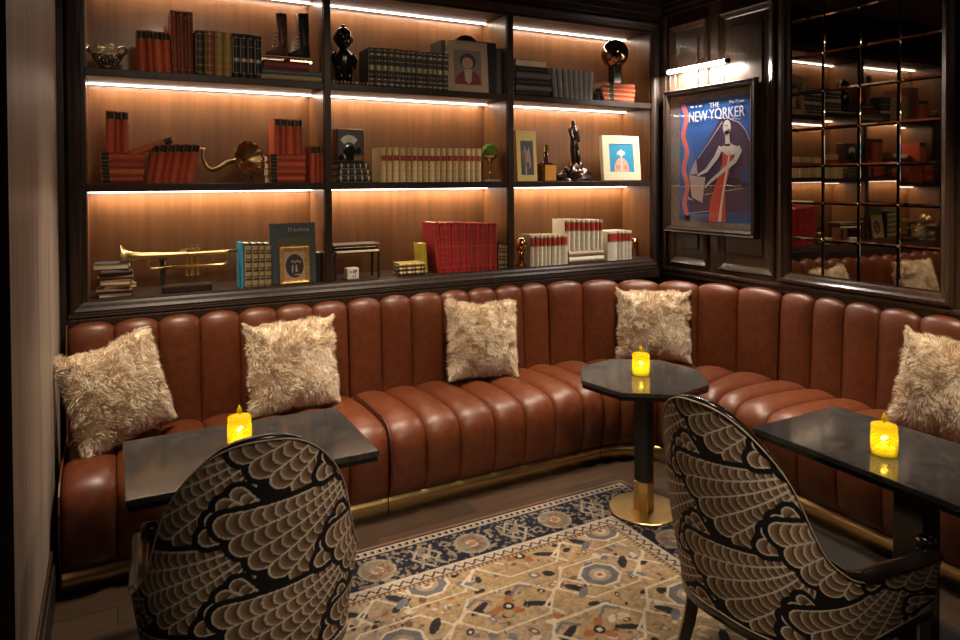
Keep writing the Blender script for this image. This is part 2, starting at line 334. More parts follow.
def text(body,p0,p1,h,mat,parent,org,rot=(R(90),0,R(-90)),lift=.0455,flat=True):
    cu=bpy.data.curves.new('lettering','FONT'); cu.body=body; cu.size=1; cu.extrude=.0008; cu.align_x='LEFT'
    o=bpy.data.objects.new('lettering',cu); COL.objects.link(o); o.data.materials.append(mat)
    bpy.context.view_layer.update(); d=o.dimensions; bb=[Vector(c) for c in o.bound_box]; bx=min(c.x for c in bb); by=min(c.y for c in bb)
    sx=p1/d.x; sy=h/d.y; o.scale=(sx,sy,1); o.rotation_euler=rot
    loc=Vector(p0); off=Matrix.Rotation(rot[2],3,'Z')@Matrix.Rotation(rot[0],3,'X')@Vector((bx*sx,by*sy,0))
    o.location=loc-off-Vector(org); o.parent=parent
    bpy.context.view_layer.update(); me=bpy.data.meshes.new_from_object(o.evaluated_get(bpy.context.evaluated_depsgraph_get())); q=bpy.data.objects.new('lettering',me); COL.objects.link(q)
    q.location,q.rotation_euler,q.scale=o.location,o.rotation_euler,o.scale; q.parent=parent; bpy.data.objects.remove(o); return q
ink=pm('white ink',(.80,.80,.82),rough=.5,var=.05)
def ptext(body,cA,cB,h): # cA lower-left, cB lower-right in (y,z)
    return text(body,(XR-.0462,cA[0],cA[1]),cA[0]-cB[0],h,ink,sheet,PO)
za=(c1(215,372)[1]+c1(600,325)[1])/2
ptext('NEW',(c1(207,0)[0],za-.004),(c1(338,0)[0],za),.074)
ptext('YORKER',(c1(350,0)[0],za+.002),(c1(603,0)[0],za),.074)
zq=za+.084; ptext('THE',(c1(352,0)[0],zq),(c1(422,0)[0],zq),.036)
zq=(c1(218,278)[1]+c1(545,228)[1])/2; ptext('Price 15 cents',(c1(495,0)[0],zq),(c1(600,0)[0],zq),.022)
art('date_line',[[(c1(217+k*12,0)[0],zq+.002),(c1(226+k*12,0)[0],zq+.002),(c1(226+k*12,0)[0],zq+.016),(c1(217+k*12,0)[0],zq+.016)] for k in (0,1,3,5,6)],(.7,.72,.78),9,**lk)
pbuild(MB().box(XR-.0505,XR-.0485,PY0+.046,PY1-.046,PZ0+.046,PZ1-.046),'glass',M['glass'])
# picture lamp
LA=onX(668.5,72,XR-.10); LB=onX(726,61.5,XR-.10)
zl=(LA.z+LB.z)/2; lamp=thing('picture_lamp','lit white tube picture lamp fixed above the framed poster','lamp',(XR-.001,(LA.y+LB.y)/2,zl))
LO=Vector((XR-.001,(LA.y+LB.y)/2,zl)); LXc=XR-.10
def lb(mb,n,m,**k): o=mb.build(n,m,lamp,at=LO,**k); o.location=(0,0,0)
lb(MB().tube([(LXc,LB.y,zl),(LXc,LA.y,zl)],.0165,n=16),'light_tube',M['tube'],smooth=True)
lb(MB().tube([(LXc,LB.y-.024,zl),(LXc,LB.y-.001,zl)],.018,n=16),'end_cap',M['bronze']); lb(MB().tube([(LXc,LA.y+.001,zl),(LXc,LA.y+.01,zl)],.018,n=16),'end_cap',M['bronze'])
lb(MB().tube([(XR-.002,LO.y,zl+.03),(XR-.06,LO.y,zl+.05),(LXc,LO.y,zl+.017)],.006).box(XR-.012,XR-.001,LO.y-.04,LO.y+.04,zl-.01,zl+.07),'bracket',M['bronze'])
# ================================================================== BOOKCASE
YD=4.46; ZL,ZA,ZAU,ZB_,ZBU,ZT=1.106,1.713,1.670,2.319,2.277,2.866
BX=[(-.118,1.138),(1.180,2.425),(2.474,3.732)]
bk=thing('bookcase','built-in dark wood bookcase with three bays and lit shelves above the banquette','bookcase',(0,YB,ZL))
BO=Vector((0,YB,ZL))
def bb(mb,n,m=M['darkwood'],**k): o=mb.build(n,m,bk,at=BO,**k); o.location=(0,0,0); return o
mb=MB().box(XL+.032,-.118,YB,YD,1.03,2.955).box(3.732,XR-.024,YB,YD,1.03,2.955).box(-.118,3.732,YB,YD,1.045,ZL).box(-.118,3.732,YB,YB+.07,ZT,2.955).box(-.118,3.732,YB+.07,YD,ZT+.0,2.955)
bb(mb,'carcass',bevel=.003)
fb=lambda a,b,h:(a,YB-h,b)
bb(MB().ring(fb,XL+.034,XR-.026,1.03,2.955,[(0,.0005),(0,.02),(.012,.034),(.026,.036),(.040,.026),(.055,.020),(.066,.010),(.070,.0005)]),'moulding',M['darkwood'])
bb(MB().box(XL+.034,XR-.026,YB-.05,YB-.0005,1.022,1.036).box(XL+.034,XR-.026,YB-.044,YB-.037,1.0365,1.046),'ledge_nosing',M['darkwood'],bevel=.003)
for x0,x1 in ((1.138,1.180),(2.425,2.474)): bb(MB().box(x0,x1,YB,YD,ZL,ZT),'upright',bevel=.003)
for (x0,x1) in BX:
    bb(MB().box(x0,x1,YD-.012,YD,ZL,ZT),'back_panel',M['backwood'])
    for z0,z1 in ((ZL,ZAU),(ZA,ZBU),(ZB_,ZT)):
        [bb(MB().box(xa_,xa_+.004,YB+.018,YD-.013,z0+.001,z1-.001),'side_panel',M['backwood']) for xa_ in (x0,x1-.004)]
    bb(MB().box(x0,x1,YB+.004,YD-.012,ZAU,ZA),'shelf',bevel=.003); bb(MB().box(x0,x1,YB+.004,YD-.012,ZBU,ZB_),'shelf',bevel=.003)
    for z in (ZAU,ZBU,ZT):
        bb(MB().box(x0+.006,x1-.006,4.392,4.404,z-.009,z-.0005),'led_strip',M['led'])
        l=bpy.data.lights.new('led strip light','AREA'); l.shape='RECTANGLE'; l.size=x1-x0-.04; l.size_y=.012; l.energy=LEDW*{ZAU:1.0,ZBU:.72,ZT:.42}[z]; l.color=LEDC
        lo=bpy.data.objects.new('led_strip_light',l); COL.objects.link(lo); lo.location=((x0+x1)/2,4.398,z-.0095); lo.rotation_euler=(R(LEDTILT),0,0)
# ================================================================== BANQUETTE
CXA,CYA,RR=2.55,2.77,.9          # centre of the corner curve, reference radius for the path parameter
S1=CXA; S2=S1+RR*PI/2
def path(s,off):
    """s (n,), off (m,) -> x,y arrays (n,m); off = distance behind the front line"""
    s=np.asarray(s)[:,None]; off=np.asarray(off)[None,:]
    a=np.clip((s-S1)/RR,0,PI/2); r=.51+off
    x=np.where(s<S1,s+0*off,np.where(s>S2,CXA+r+0*s,CXA+r*np.sin(a)))
    y=np.where(s<S1,CYA+r+0*s,np.where(s>S2,CYA-(s-S2)+0*off,CYA+r*np.cos(a)))
    return x,y
ANG=lambda d: S1+RR*R(90-d)
SEAMS=[-.205,.003,.209,.412,.618,.820,1.025,1.234,1.440,1.640,1.855,2.050,2.255,2.458]+[ANG(d) for d in (84.5,72,59.6,46.4,33.8,21.2,7.6)]
SEAMS+=[S2+CYA-y for y in (2.705,2.505,2.30,2.085,1.865,1.65,1.44,1.23,1.02,.81,.60,.39,.18)]
JO=[0,7,14,20,len(SEAMS)-1]       # joints between the upholstered sections
def channel_sheet(name,seams,prof,amp,mat,parent,n=15,pw=2.1):
    prof=np.array(prof,float); 
    # dense profile by Catmull-like resample
    seg=np.r_[0,np.cumsum(np.hypot(*np.diff(prof[:,:2],axis=0).T))]; t=np.linspace(0,seg[-1],46)
    o_=np.interp(t,seg,prof[:,0]); z_=np.interp(t,seg,prof[:,1]); am=np.interp(t,seg,prof[:,2])*amp
    for _ in range(3):
        o_[1:-1]=(o_[:-2]+2*o_[1:-1]+o_[2:])/4; z_[1:-1]=(z_[:-2]+2*z_[1:-1]+z_[2:])/4
    do=np.gradient(o_); dz=np.gradient(z_); L=np.hypot(do,dz)+1e-9; no,nz=-dz/L,do/L   # outward normal (front/up)
    ss=[];hh=[]
    for a,b in zip(seams[:-1],seams[1:]):
        u=.5-.5*np.cos(np.linspace(0,PI,n)); u=.5*u+.5*np.linspace(0,1,n); u=np.r_[0,.004,.014,u[1:-1],.986,.996,1]
        h_=(1-np.abs(2*u-1)**pw)**.55; h_[0]=h_[-1]=-.55; ss+=list(a+(b-a)*u); hh+=list(h_)
    ss=np.array(ss);hh=np.array(hh)
    P=np.zeros((len(ss),len(t),3))
    for j in range(len(t)):
        x,y=path(ss,np.array([o_[j]])); x0,y0=path(ss,np.array([o_[j]-1e-3]))
        dx,dy=(x-x0)/1e-3,(y-y0)/1e-3
        k=am[j]*(hh-.35)[:,None]
        P[:,j,0]=(x+dx*no[j]*k)[:,0]; P[:,j,1]=(y+dy*no[j]*k)[:,0]; P[:,j,2]=z_[j]+nz[j]*k[:,0]
    # end caps: close the sheet towards its own centroid line
    oc=o_.mean(); zc=z_.min()
    return grid_mesh(name,P,mat,parent)
SEAT=[(.035,.095,0),(.020,.10,.05),(.008,.13,.55),(.0,.25,1),(-.002,.36,1),(.014,.415,1),(.05,.447,1),(.11,.462,1),(.22,.466,1),(.40,.462,1),(.55,.452,1),(.64,.44,.9),(.70,.425,.4),(.74,.40,0)]
BACK=[(.655,.40,.2),(.655,.46,.8),(.662,.60,1),(.672,.78,1),(.680,.90,1),(.688,.955,1),(.703,.988,1),(.722,.998,1),(.74,.985,.6),(.748,.95,.2),(.75,.60,0)]
sofa=thing('banquette','cognac leather channel-tufted banquette wrapping the corner on a brass plinth','sofa',(0,0,0))
for a,b in zip(JO[:-1],JO[1:]):
    sm=SEAMS[a:b+1]; g=.003; sm=[sm[0]+g]+sm[1:-1]+[sm[-1]-g]
    channel_sheet('seat',sm,SEAT,.042,M['leather'],sofa)
    channel_sheet('backrest',sm,BACK,.040,M['leather'],sofa)
    # brass plinth strip with a joint at each end
    n=max(2,int((sm[-1]-sm[0])/.05)); ss=np.linspace(sm[0],sm[-1],n); offs=np.array([.045,.03,.03,.045]); zz=np.array([.092,.091,.002,.001])
    x,y=path(ss,offs); P=np.stack([x,y,np.broadcast_to(zz,x.shape)],-1)
    grid_mesh('plinth',P,M['brass'],sofa,smooth=False)
# dark carcass closing the inside and the end by the papered wall
ss=np.linspace(SEAMS[0]+.004,SEAMS[-1]-.002,90); offs=np.array([.06,.06,.73,.73,.752,.752]); zz=np.array([.003,.40,.40,.90,.90,.003])
x,y=path(ss,offs); P=np.stack([x,y,np.broadcast_to(zz,x.shape)],-1)
car=grid_mesh('carcass',P,M['blackmatte'],sofa,smooth=False)
mb=MB()
for s in (SEAMS[0]+.001,):
    prof=[(.03,.095),(.004,.14),(-.015,.25),(-.018,.36),(.0,.43),(.05,.468),(.2,.487),(.63,.47),(.64,.6),(.66,.9),(.688,.985),(.72,1.005),(.75,.98),(.75,.003),(.03,.003)]
    mb.prism([(CYA+.51+o,z) for o,z in prof],lambda a,b,h:(s+h,a,b),-.006,.0)
mb.build('end_panel',M['leather'],sofa)
mb=MB()
for k in (7,):
    pts=[(.004,.15),(-.022,.30),(-.016,.40),(.03,.462),(.12,.488),(.40,.488),(.62,.47)]
    mb.tube([(SEAMS[k],CYA+.51+o-.004,z-.004) for o,z in pts],.006,n=6)
mb.build('piping',M['piping'],sofa,smooth=True)
# ================================================================== FUR CUSHIONS
def cushion_geo(hw,hh,T,seed,dent=0):
    g=np.random.default_rng(seed); n=41; u=np.linspace(-1,1,n); U,V=np.meshgrid(u,u,indexing='ij')
    def surf(U,V,sgn):
        x=hw*U*(1-.07*(1-V**2)); z=hh*V*(1-.07*(1-U**2))
        t=T*(np.clip(1-np.abs(U)**2.4,0,1)**.55)*(np.clip(1-np.abs(V)**2.4,0,1)**.55)+.006
        z=z-dent*np.exp(-(U/.35)**2)*np.clip(V,0,1)**2
        w=.012*(vnoise(U+seed,V,2.2,seed)-.5)
        return np.stack([x,sgn*(t+w*(1-np.abs(U))*(1-np.abs(V))),z],-1)
    return surf,U,V
def make_cushion(label,hw,hh,T,seed,dent=0,ns=20000,flen=.030):
    root=thing('fur_cushion',label,'cushion',group='cream fur cushions on the banquette')
    surf,U,V=cushion_geo(hw,hh,T,seed,dent)
    A=surf(U,V,-1); B=surf(U,V,1)[::-1]
    P=np.concatenate([A,B],0); 
    grid_mesh('cover',P,M['fur'],root)
    g=np.random.default_rng(seed+50)
    u=g.uniform(-1,1,ns); v=g.uniform(-1,1,ns); sg=np.where(g.random(ns)<.72,-1,1)
    k=g.random(ns)<.12; e=g.integers(0,4,ns); u=np.where(k&(e==0),-1,np.where(k&(e==1),1,u)); v=np.where(k&(e==2),-1,np.where(k&(e==3),1,v))
    def sf(u,v): 
        a=surf(u,v,-1); a[...,1]*=-sg; return a
    p=sf(u,v); du=sf(np.clip(u+.02,-1.02,1.02),v)-sf(u-.02,v); dv=sf(u,np.clip(v+.02,-1.02,1.02))-sf(u,v-.02)
    nr=np.cross(du,dv); nr/=np.linalg.norm(nr,axis=1)[:,None]+1e-9; nr*=np.sign(nr[:,1]*sg)[:,None]+(nr[:,1]==0)[:,None]
    ed=np.maximum(np.abs(u),np.abs(v))**8; out=np.stack([u,0*u,v],-1); nr=nr*(1-.7*ed)[:,None]+out*(.9*ed)[:,None]
    sw=np.stack([vnoise(u+3,v,3.2,seed+1)-.5,0*u,vnoise(u,v+5,3.2,seed+2)-.62],-1)*1.9
    clump=np.stack([vnoise(u,v,11,seed+3)-.5,0*u,vnoise(u+9,v,11,seed+4)-.5],-1)*1.5
    d1=nr*.62+sw*.75+clump*.35+g.normal(size=(ns,3))*.13; d1/=np.linalg.norm(d1,axis=1)[:,None]
    d2=d1+sw*.55+clump*.6+np.array([0,0,-.28]); d2/=np.linalg.norm(d2,axis=1)[:,None]
    L=flen*g.uniform(.6,1.25,ns)[:,None]; wd=np.cross(d1,g.normal(size=(ns,3))); wd/=np.linalg.norm(wd,axis=1)[:,None]+1e-9; wd*=.0013
    q=p+d1*L*.55; r=q+d2*L*.5; p=p-d1*.004
    Vv=np.stack([p-wd,p+wd,q+wd*.8,q-wd*.8,r],1).reshape(-1,3); b=np.arange(ns)*5
    quads=np.stack([b,b+1,b+2,b+3],-1); tris=np.stack([b+3,b+2,b+4],-1)
    me=bpy.data.meshes.new('fur'); me.vertices.add(len(Vv)); me.vertices.foreach_set('co',Vv.reshape(-1).astype(np.float32))
    li=np.concatenate([quads.reshape(-1),tris.reshape(-1)]); me.loops.add(len(li)); me.loops.foreach_set('vertex_index',li.astype(np.int32))
    st=np.concatenate([np.arange(0,4*ns,4),4*ns+np.arange(0,3*ns,3)]); me.polygons.add(2*ns); me.polygons.foreach_set('loop_start',st.astype(np.int32))
    me.update(calc_edges=True); me.polygons.foreach_set('use_smooth',[True]*(2*ns)); me.materials.append(M['fur'])
    o=bpy.data.objects.new('fur',me); COL.objects.link(o); o.parent=root
    return root
def place(o,c,yaw,lean,roll=0):
    """yaw: turn about Z (0 faces the room along -Y), lean back, roll in the cushion's own plane"""
    o.rotation_mode='XYZ'
    m=Matrix.Rotation(yaw,4,'Z')@Matrix.Rotation(-lean,4,'X')@Matrix.Rotation(roll,4,'Y')
    o.rotation_euler=m.to_euler(); o.location=c
def clone(o):
    c=o.copy(); COL.objects.link(c)
    for ch in list(o.children):
        k=ch.copy(); COL.objects.link(k); k.parent=c
        for g in list(ch.children):
            q=g.copy(); COL.objects.link(q); q.parent=k
    return c
cu1=make_cushion('cream fur cushion tilted against the striped wallpaper end of the banquette',.232,.230,.08,3,dent=.02)
cu2=make_cushion('upright square cream fur cushion behind the dark rectangular table with one candle by the wall',.236,.226,.075,8)
cu3=clone(cu1); cu3['label']='cream fur cushion with a dented top, alone in the middle of the long back'
cu4=clone(cu2); cu4['label']='cream fur cushion in the curved corner behind the octagonal table'
cu5=clone(cu2); cu5['label']='cream fur cushion under the mirror behind the long dark table'
place(cu1,(.012,3.69,.73),R(32),R(15),R(-9))
place(cu2,(.862,3.775,.725),R(3),R(13),R(-1))
place(cu3,(2.055,3.80,.725),R(-2),R(14),R(4))
place(cu4,(3.265,3.57,.725),R(-38),R(13),R(0))
place(cu5,(3.50,1.80,.72),R(-90),R(14),R(2))
# ================================================================== TABLES
def slab_top(poly,z0,z1,name,parent,org):
    mb=MB().prism([(x-org[0],y-org[1]) for x,y in poly],lambda a,b,h:(a,b,h),z0,z1); return mb.build(name,M['marble'],parent,bevel=.003)
rect=lambda x0,x1,y0,y1:[(x0,y0),(x1,y0),(x1,y1),(x0,y1)]
def cafe_table(name,label,poly,c,base='disc'):
    t=thing(name,label,'table',(c[0],c[1],0))
    slab_top(poly,.689,.710,'tabletop',t,c)
    ox=[(c[0]+(x-c[0])*.985,c[1]+(y-c[1])*.985) for x,y in poly]
    MB().prism([(x-c[0],y-c[1]) for x,y in ox],lambda a,b,h:(a,b,h),.670,.6885).build('apron',M['black'],t)
    if base=='disc':
        MB().lathe([(.052,.165),(.052,.668)],n=8,mat=Matrix.Rotation(R(22.5),4,'Z')).build('column',M['blackmatte'],t,bevel=.003)
        MB().lathe([(.0535,.0205),(.0535,.165),(.05,.167)],n=8,mat=Matrix.Rotation(R(22.5),4,'Z')).build('sleeve',M['brass'],t,bevel=.002)
        MB().lathe([(.178,.0115),(.180,.013),(.180,.0165),(.176,.0195),(.02,.020)],n=64).build('base',M['brass'],t,smooth=False)
        return t
    MB().box(-.055,.055,-.055,.055,.0225,.668).build('column',M['black'],t,bevel=.004)
    MB().box(-.19,.19,-.19,.19,.0115,.022).build('base',M['blackmatte'],t,bevel=.003)
    MB().box(-.15,.15,-.15,.15,.655,.6695).build('top_plate',M['blackmatte'],t)
    return t
cafe_table('pedestal_table','dark rectangular marble pedestal table behind the chair by the striped wall',rect(.025,.872,2.43,3.0),(.44,2.74),'sq')
oc=[(2.405+.338*math.cos(R(167+45*k)),2.715+.338*math.sin(R(167+45*k))) for k in range(8)]
cafe_table('pedestal_table','octagonal dark marble pedestal table with a round brass base in the corner',oc,(2.415,2.712))
cafe_table('pedestal_table','long dark marble table beneath the mirror, cut off by the picture edge',rect(2.29,2.83,1.0,1.925),(2.60,1.45),'sq')
# ================================================================== CANDLE JARS
def glassmat():
    m,N,L,b=newmat('amber cut glass'); b.inputs['Base Color'].default_value=(1,.80,.06,1); b.inputs['Roughness'].default_value=.10; b.inputs['Transmission Weight'].default_value=.85; b.inputs['IOR'].default_value=1.25
    t=N.new('ShaderNodeBsdfTranslucent'); t.inputs['Color'].default_value=(1,.80,.04,1); mx=N.new('ShaderNodeMixShader'); mx.inputs[0].default_value=.55
    o=[n for n in N if n.type=='OUTPUT_MATERIAL'][0]; L.new(b.outputs[0],mx.inputs[1]); L.new(t.outputs[0],mx.inputs[2]); L.new(mx.outputs[0],o.inputs['Surface'])
    return m
M['amber']=glassmat(); M['flame']=emis('lit candle',(1,.66,.12),12)
def candle(label,c):
    t=thing('candle_jar',label,'candle',c,group='lit amber glass candle jars')
    n=64;zs=np.linspace(0,1,30); P=[]
    for k in range(n+1):
        a=2*PI*k/n; col=[]
        for z in zs:
            u=k/n*14; w=z*5.5
            d=abs(((u+w)%1)-.5)+abs(((u-w)%1)-.5); amp=.0075*math.sin(PI*min(1,max(0,(z-.06)/.88)))**.4 if .06<z<.94 else 0
            r=.0425+amp*(d-.5)*1.6
            col.append((r*math.cos(a),r*math.sin(a),.003+z*.088))
        P.append(col)
    grid_mesh('jar',np.array(P),M['amber'],t,smooth=False)
    MB().lathe([(.0425,.003),(.0425,.001),(.001,.001)],n=32,cap=False).build('jar_base',M['amber'],t)
    MB().lathe([(.0437,.0915),(.0437,.103),(.042,.107),(.030,.111),(.012,.113),(.005,.115),(.0045,.118),(.009,.123),(.0105,.129),(.008,.136),(.0045,.143),(.0025,.149),(.001,.152)],n=32,cap=False).build('lid',M['amber'],t,smooth=True)
    MB().lathe([(.03,.004),(.031,.006),(.031,.026),(.029,.028),(.004,.028)],n=24).build('candle',emis('glowing wax',(1,.72,.06),1.0),t,smooth=False)
    MB().ball((0,0,.040),.006,.006,.010,n=12,m=8).build('flame',M['flame'],t,smooth=True)
    l=bpy.data.lights.new('candle light','POINT'); l.energy=CANDW; l.color=(1,.74,.22); l.shadow_soft_size=.008; lo=bpy.data.objects.new('candle_light',l); COL.objects.link(lo); lo.location=(c[0],c[1],c[2]+.062)
    return t
candle('lit amber cut-glass candle jar on the rectangular table by the wall',(.422,2.752,.7105))
candle('lit amber cut-glass candle jar on the octagonal table',(2.408,2.726,.7105))
candle('lit amber cut-glass candle jar on the long table beneath the mirror',(2.487,1.503,.7105))
# ================================================================== PATTERNED CHAIRS
CT=np.array([0,.12,.24,.36,.48,.6,.72,.84,.93,1.0]); ZTP=np.array([1.055,1.038,.974,.86,.666,.591,.559,.535,.511,.502])
CW,CD,CL,CREC,CTAP,CTC,CZ0,CZ1,CWA=.308,.252,.421,.178,.503,.761,.374,.328,.017
def csp(x,y,q):
    n=len(x); m=np.gradient(y,x); m[0]=0; i=np.clip(np.searchsorted(x,q)-1,0,n-2); h=x[i+1]-x[i]; t=(q-x[i])/h
    return (2*t**3-3*t**2+1)*y[i]+(t**3-2*t**2+t)*h*m[i]+(-2*t**3+3*t**2)*y[i+1]+(t**3-t**2)*h*m[i+1]
def shell_pts(T,v,inset=0.0):
    """T in [-1,1] along the U, v in [0,1] upward; inset moves the sheet towards the sitter"""
    s=np.abs(T); inb=s<CTC; a=np.where(inb,s/CTC,1)*PI/2
    x=CW*np.sin(a)**.9; y=np.where(inb,-CD*np.cos(a),CL*(s-CTC)/(1-CTC)); x=x+np.where(inb,0,CWA*(s-CTC)/(1-CTC))
    zt=csp(CT,ZTP,s); zb=CZ0+(CZ1-CZ0)*s
    z=zb[:,None]+(zt-zb)[:,None]*v[None]; h=z-.45; bk=np.cos(np.clip(s/CTC,0,1)*PI/2)
    X=np.sign(T)[:,None]*x[:,None]*(1+CTAP*np.clip(h,-.2,.15)); Y=y[:,None]-bk[:,None]*CREC*h
    if inset:
        nx=-np.sign(T)*np.sin(a)**.6; ny=bk*1.0; l=np.hypot(nx,ny)+1e-9
        X=X+(nx/l)[:,None]*inset; Y=Y+(ny/l)[:,None]*inset
    return np.stack([X,Y,z],-1)
def feather(U,V):
    rgb=np.zeros(U.shape+(3,)); rgb[:]=(.010,.0085,.009)
    fib=.8+.4*vnoise(U,V,420,7); tone=vnoise(U,V,9,8)
    PU,PV=.31,.262
    A=[(134+14.5*k,.185+.012*k,7.6) for k in range(4)]; B=[(196+8.4*k,.50-.022*k,4.6) for k in range(6)]
    for c in range(-5,6):
        for r in range(5,-4,-1):
            fu=c*PU+.06; fv=r*PV+(.12 if c%2 else 0)-.02
            m=(np.abs(U-fu)<.56)&(np.abs(V-fv)<.5)
            if not m.any(): continue
            u=U[m]-fu; v=V[m]-fv; cur=rgb[m]; fibm=fib[m]; tm=tone[m]
            for grp in (B,A):
                lay=[]
                for th,Lk,dl in grp:
                    th=R(th); dl=R(dl); a=u*math.cos(th)+v*math.sin(th); b=-u*math.sin(th)+v*math.cos(th); b=b-.28*a*a*(1 if grp is A else -.55)
                    Lc=Lk/(1+math.sin(dl)); rc=Lc*math.sin(dl)
                    d=np.where(a<Lc,a*math.tan(dl)*1.02-np.abs(b),rc-np.hypot(a-Lc,b)); lay.append((a,b,d,Lk,Lc,dl))
                hal=np.zeros(u.shape,bool)
                for a,b,d,*_ in lay: hal|=(d>-.017)&(a>-.005)
                cur[hal]=(.010,.0085,.009)
                for a,b,d,Lk,Lc,dl in lay:
                    ins=(d>0)&(a>0); rl=np.maximum(np.minimum(a,Lc)*math.tan(dl),.004)
                    at=a+(rl-np.sqrt(np.clip(rl**2-np.clip(np.abs(b),0,rl)**2,0,None)))*1.1
                    q=(Lk**.75-np.clip(at,0,None)**.75)/(.030*Lk**-.25*.72); q=q*.9; f=q-np.floor(q)
                    br=np.array([.100,.054,.029]); pale=np.array([.68,.61,.50]); mid=np.array([.36,.235,.135])
                    w=np.clip((f-.22)/.7,0,1)[:,None]; colr=mid*(1-w)+br*w
                    colr=np.where(((f<.20)&(q>.5))[:,None],pale*.85,colr)*fibm[:,None]*(.75+.5*tm)[:,None]
                    colr=np.where((d<.0045)[:,None],pale*1.1*(.8+.25*fibm[:,None]),colr)
                    cur=np.where(ins[:,None],colr,cur)
            rgb[m]=cur
    return rgb
M['feather']=attr_mat('feather tapestry fabric',rough=.75,spec=.25,bump=.5,bscale=700)
M['nailpipe']=pm('beige piping',(.34,.27,.19),rough=.6)
def make_chair():
    t=thing('armchair','','armchair',group='feather patterned tub chairs')
    nT,nV=560,230; T=np.linspace(-1,1,nT); v=np.linspace(0,1,nV)
    P=shell_pts(T,v)
    mid=P[:,nV//3]; arc=np.r_[0,np.cumsum(np.linalg.norm(np.diff(mid,axis=0),axis=1))]; arc-=arc[-1]/2
    U=np.repeat(arc[:,None],nV,1)*(.55+.45*np.clip((P[:,:,2]-.3)/.3,0,1)); 
    o=grid_mesh('outer_upholstery',P,M['feather'],t,fix=False); set_pattern(o,feather(U,P[:,:,2]-.3))
    T2=np.linspace(-1,1,121); v2=np.linspace(0,1,16)
    I=shell_pts(T2,v2,.045); grid_mesh('inner_upholstery',I,pm('black velvet',(.012,.011,.010),rough=.6),t)
    # lacquered rim along the top of the shell, widening into the arms
    top=shell_pts(T2,np.array([1.0]),.022)[:,0]
    prof=[(-1,-.45),(-1.02,.3),(-.6,.95),(.0,1.15),(.6,.95),(1.02,.3),(1,-.45)]
    G=[]
    for i,(q,tt) in enumerate(zip(top,T2)):
        s=abs(tt); a=min(s/CTC,1)*PI/2; nx,ny=-np.sign(tt)*math.sin(a)**.6,math.cos(a); l=math.hypot(nx,ny)+1e-9; nx/=l; ny/=l
        w=.0145+.013*min(1,max(0,(s-.45)/.3)); hgt=.004+.012*min(1,max(0,(s-.45)/.3))
        G.append([(q[0]+nx*w*x,q[1]+ny*w*x,q[2]+.003+hgt*z) for x,z in prof])
    G=np.array(G); G=np.concatenate([G,G[:,:1]],1)
    grid_mesh('arm_rail',G,M['black'],t)
    out=shell_pts(T2,np.array([0.0,1.0]),-.002)
    [MB().tube([tuple(p) for p in out[:,q_]],.0026,n=6).build('piping',M['nailpipe'],t,smooth=True) for q_ in (0,1)]
    # bottom rail, arm fronts with scroll ends
    bot=shell_pts(T2,np.array([0.0]),.022)[:,0]
    G=[]
    for q,tt in zip(bot,T2):
        s=abs(tt); a=min(s/CTC,1)*PI/2; nx,ny=-np.sign(tt)*math.sin(a)**.6,math.cos(a); l=math.hypot(nx,ny)+1e-9; nx/=l; ny/=l
        G.append([(q[0]+nx*.023*x,q[1]+ny*.023*x,q[2]-.006+z) for x,z in ((-1,0),(-1,-.026),(1,-.026),(1,0),(-1,0))])
    grid_mesh('seat_rail',np.array(G),M['black'],t,smooth=False)
    for sg in (-1,1):
        e=shell_pts(np.array([sg*1.0]),np.array([0,1.0]),.022)[0]; x0=e[0][0]; y0=e[0][1]
        mb=MB().box(x0-.026,x0+.026,y0-.004,y0+.022,e[0][2]-.03,e[1][2]+.005)
        mb.build('arm_post',M['black'],t,bevel=.005)
        MB().lathe([(.001,-.028),(.018,-.027),(.026,-.022),(.027,0),(.026,.022),(.018,.027),(.001,.028)],c=(x0,y0+.006,e[1][2]+.020),n=20,mat=Matrix.Rotation(R(90),4,'Y')).build('scroll_end',M['black'],t,smooth=True)
        z0=e[0][2]-.02
        MB().tube([(x0-sg*.004,y0+.006,z0),(x0-sg*.006,y0+.004,z0*.5),(x0-sg*.008,y0-.004,.0145)],[.025,.021,.016],n=4).build('leg',M['black'],t,bevel=.003)
        b=shell_pts(np.array([sg*.30]),np.array([0.0]),.02)[0][0]
        MB().tube([(b[0],b[1]+.02,b[2]+.01),(b[0]+sg*.006,b[1]-.005,.24),(b[0]+sg*.018,b[1]-.05,.10),(b[0]+sg*.03,b[1]-.10,.0165)],[.030,.027,.023,.018],n=4).build('leg',M['black'],t,bevel=.003)
    # seat cushion
    pl=shell_pts(T2[np.abs(T2)<=.985],np.array([0.1]),.052)[:,0]
    poly=[(p[0],p[1]) for p in pl]
    mb=MB(); n=len(poly); vs=[];rings=[(1.0,.36),(1.0,.405),(.985,.43),(.93,.445),(.6,.455),(.2,.458)]
    cx=0; cy=.10
    for k,z in rings: vs+=[(cx+(x-cx)*k,cy+(y-cy)*k,z) for x,y in poly]
    fs=[]
    for i in range(len(rings)-1):
        for k in range(n): fs.append((i*n+k,i*n+(k+1)%n,(i+1)*n+(k+1)%n,(i+1)*n+k))
    fs.append(tuple(range((len(rings)-1)*n,len(rings)*n))); fs.append(tuple(range(n-1,-1,-1)))
    mb.add(vs,fs); mb.build('seat_cushion',pm('dark olive black velvet',(.010,.0088,.0055),rough=.6),t,smooth=True)
    return t
ch=make_chair(); ch['label']='feather patterned tub chair seen from behind at the rectangular table by the wall'
ch.location=(.357,2.164,0); ch.rotation_euler=(0,0,R(86.465-90))
ch2=clone(ch); ch2['label']='feather patterned tub chair turned sideways to the long table beneath the mirror'
ch2.location=(1.891,1.524,0.0); ch2.rotation_euler=(0,0,R(4.18-90))
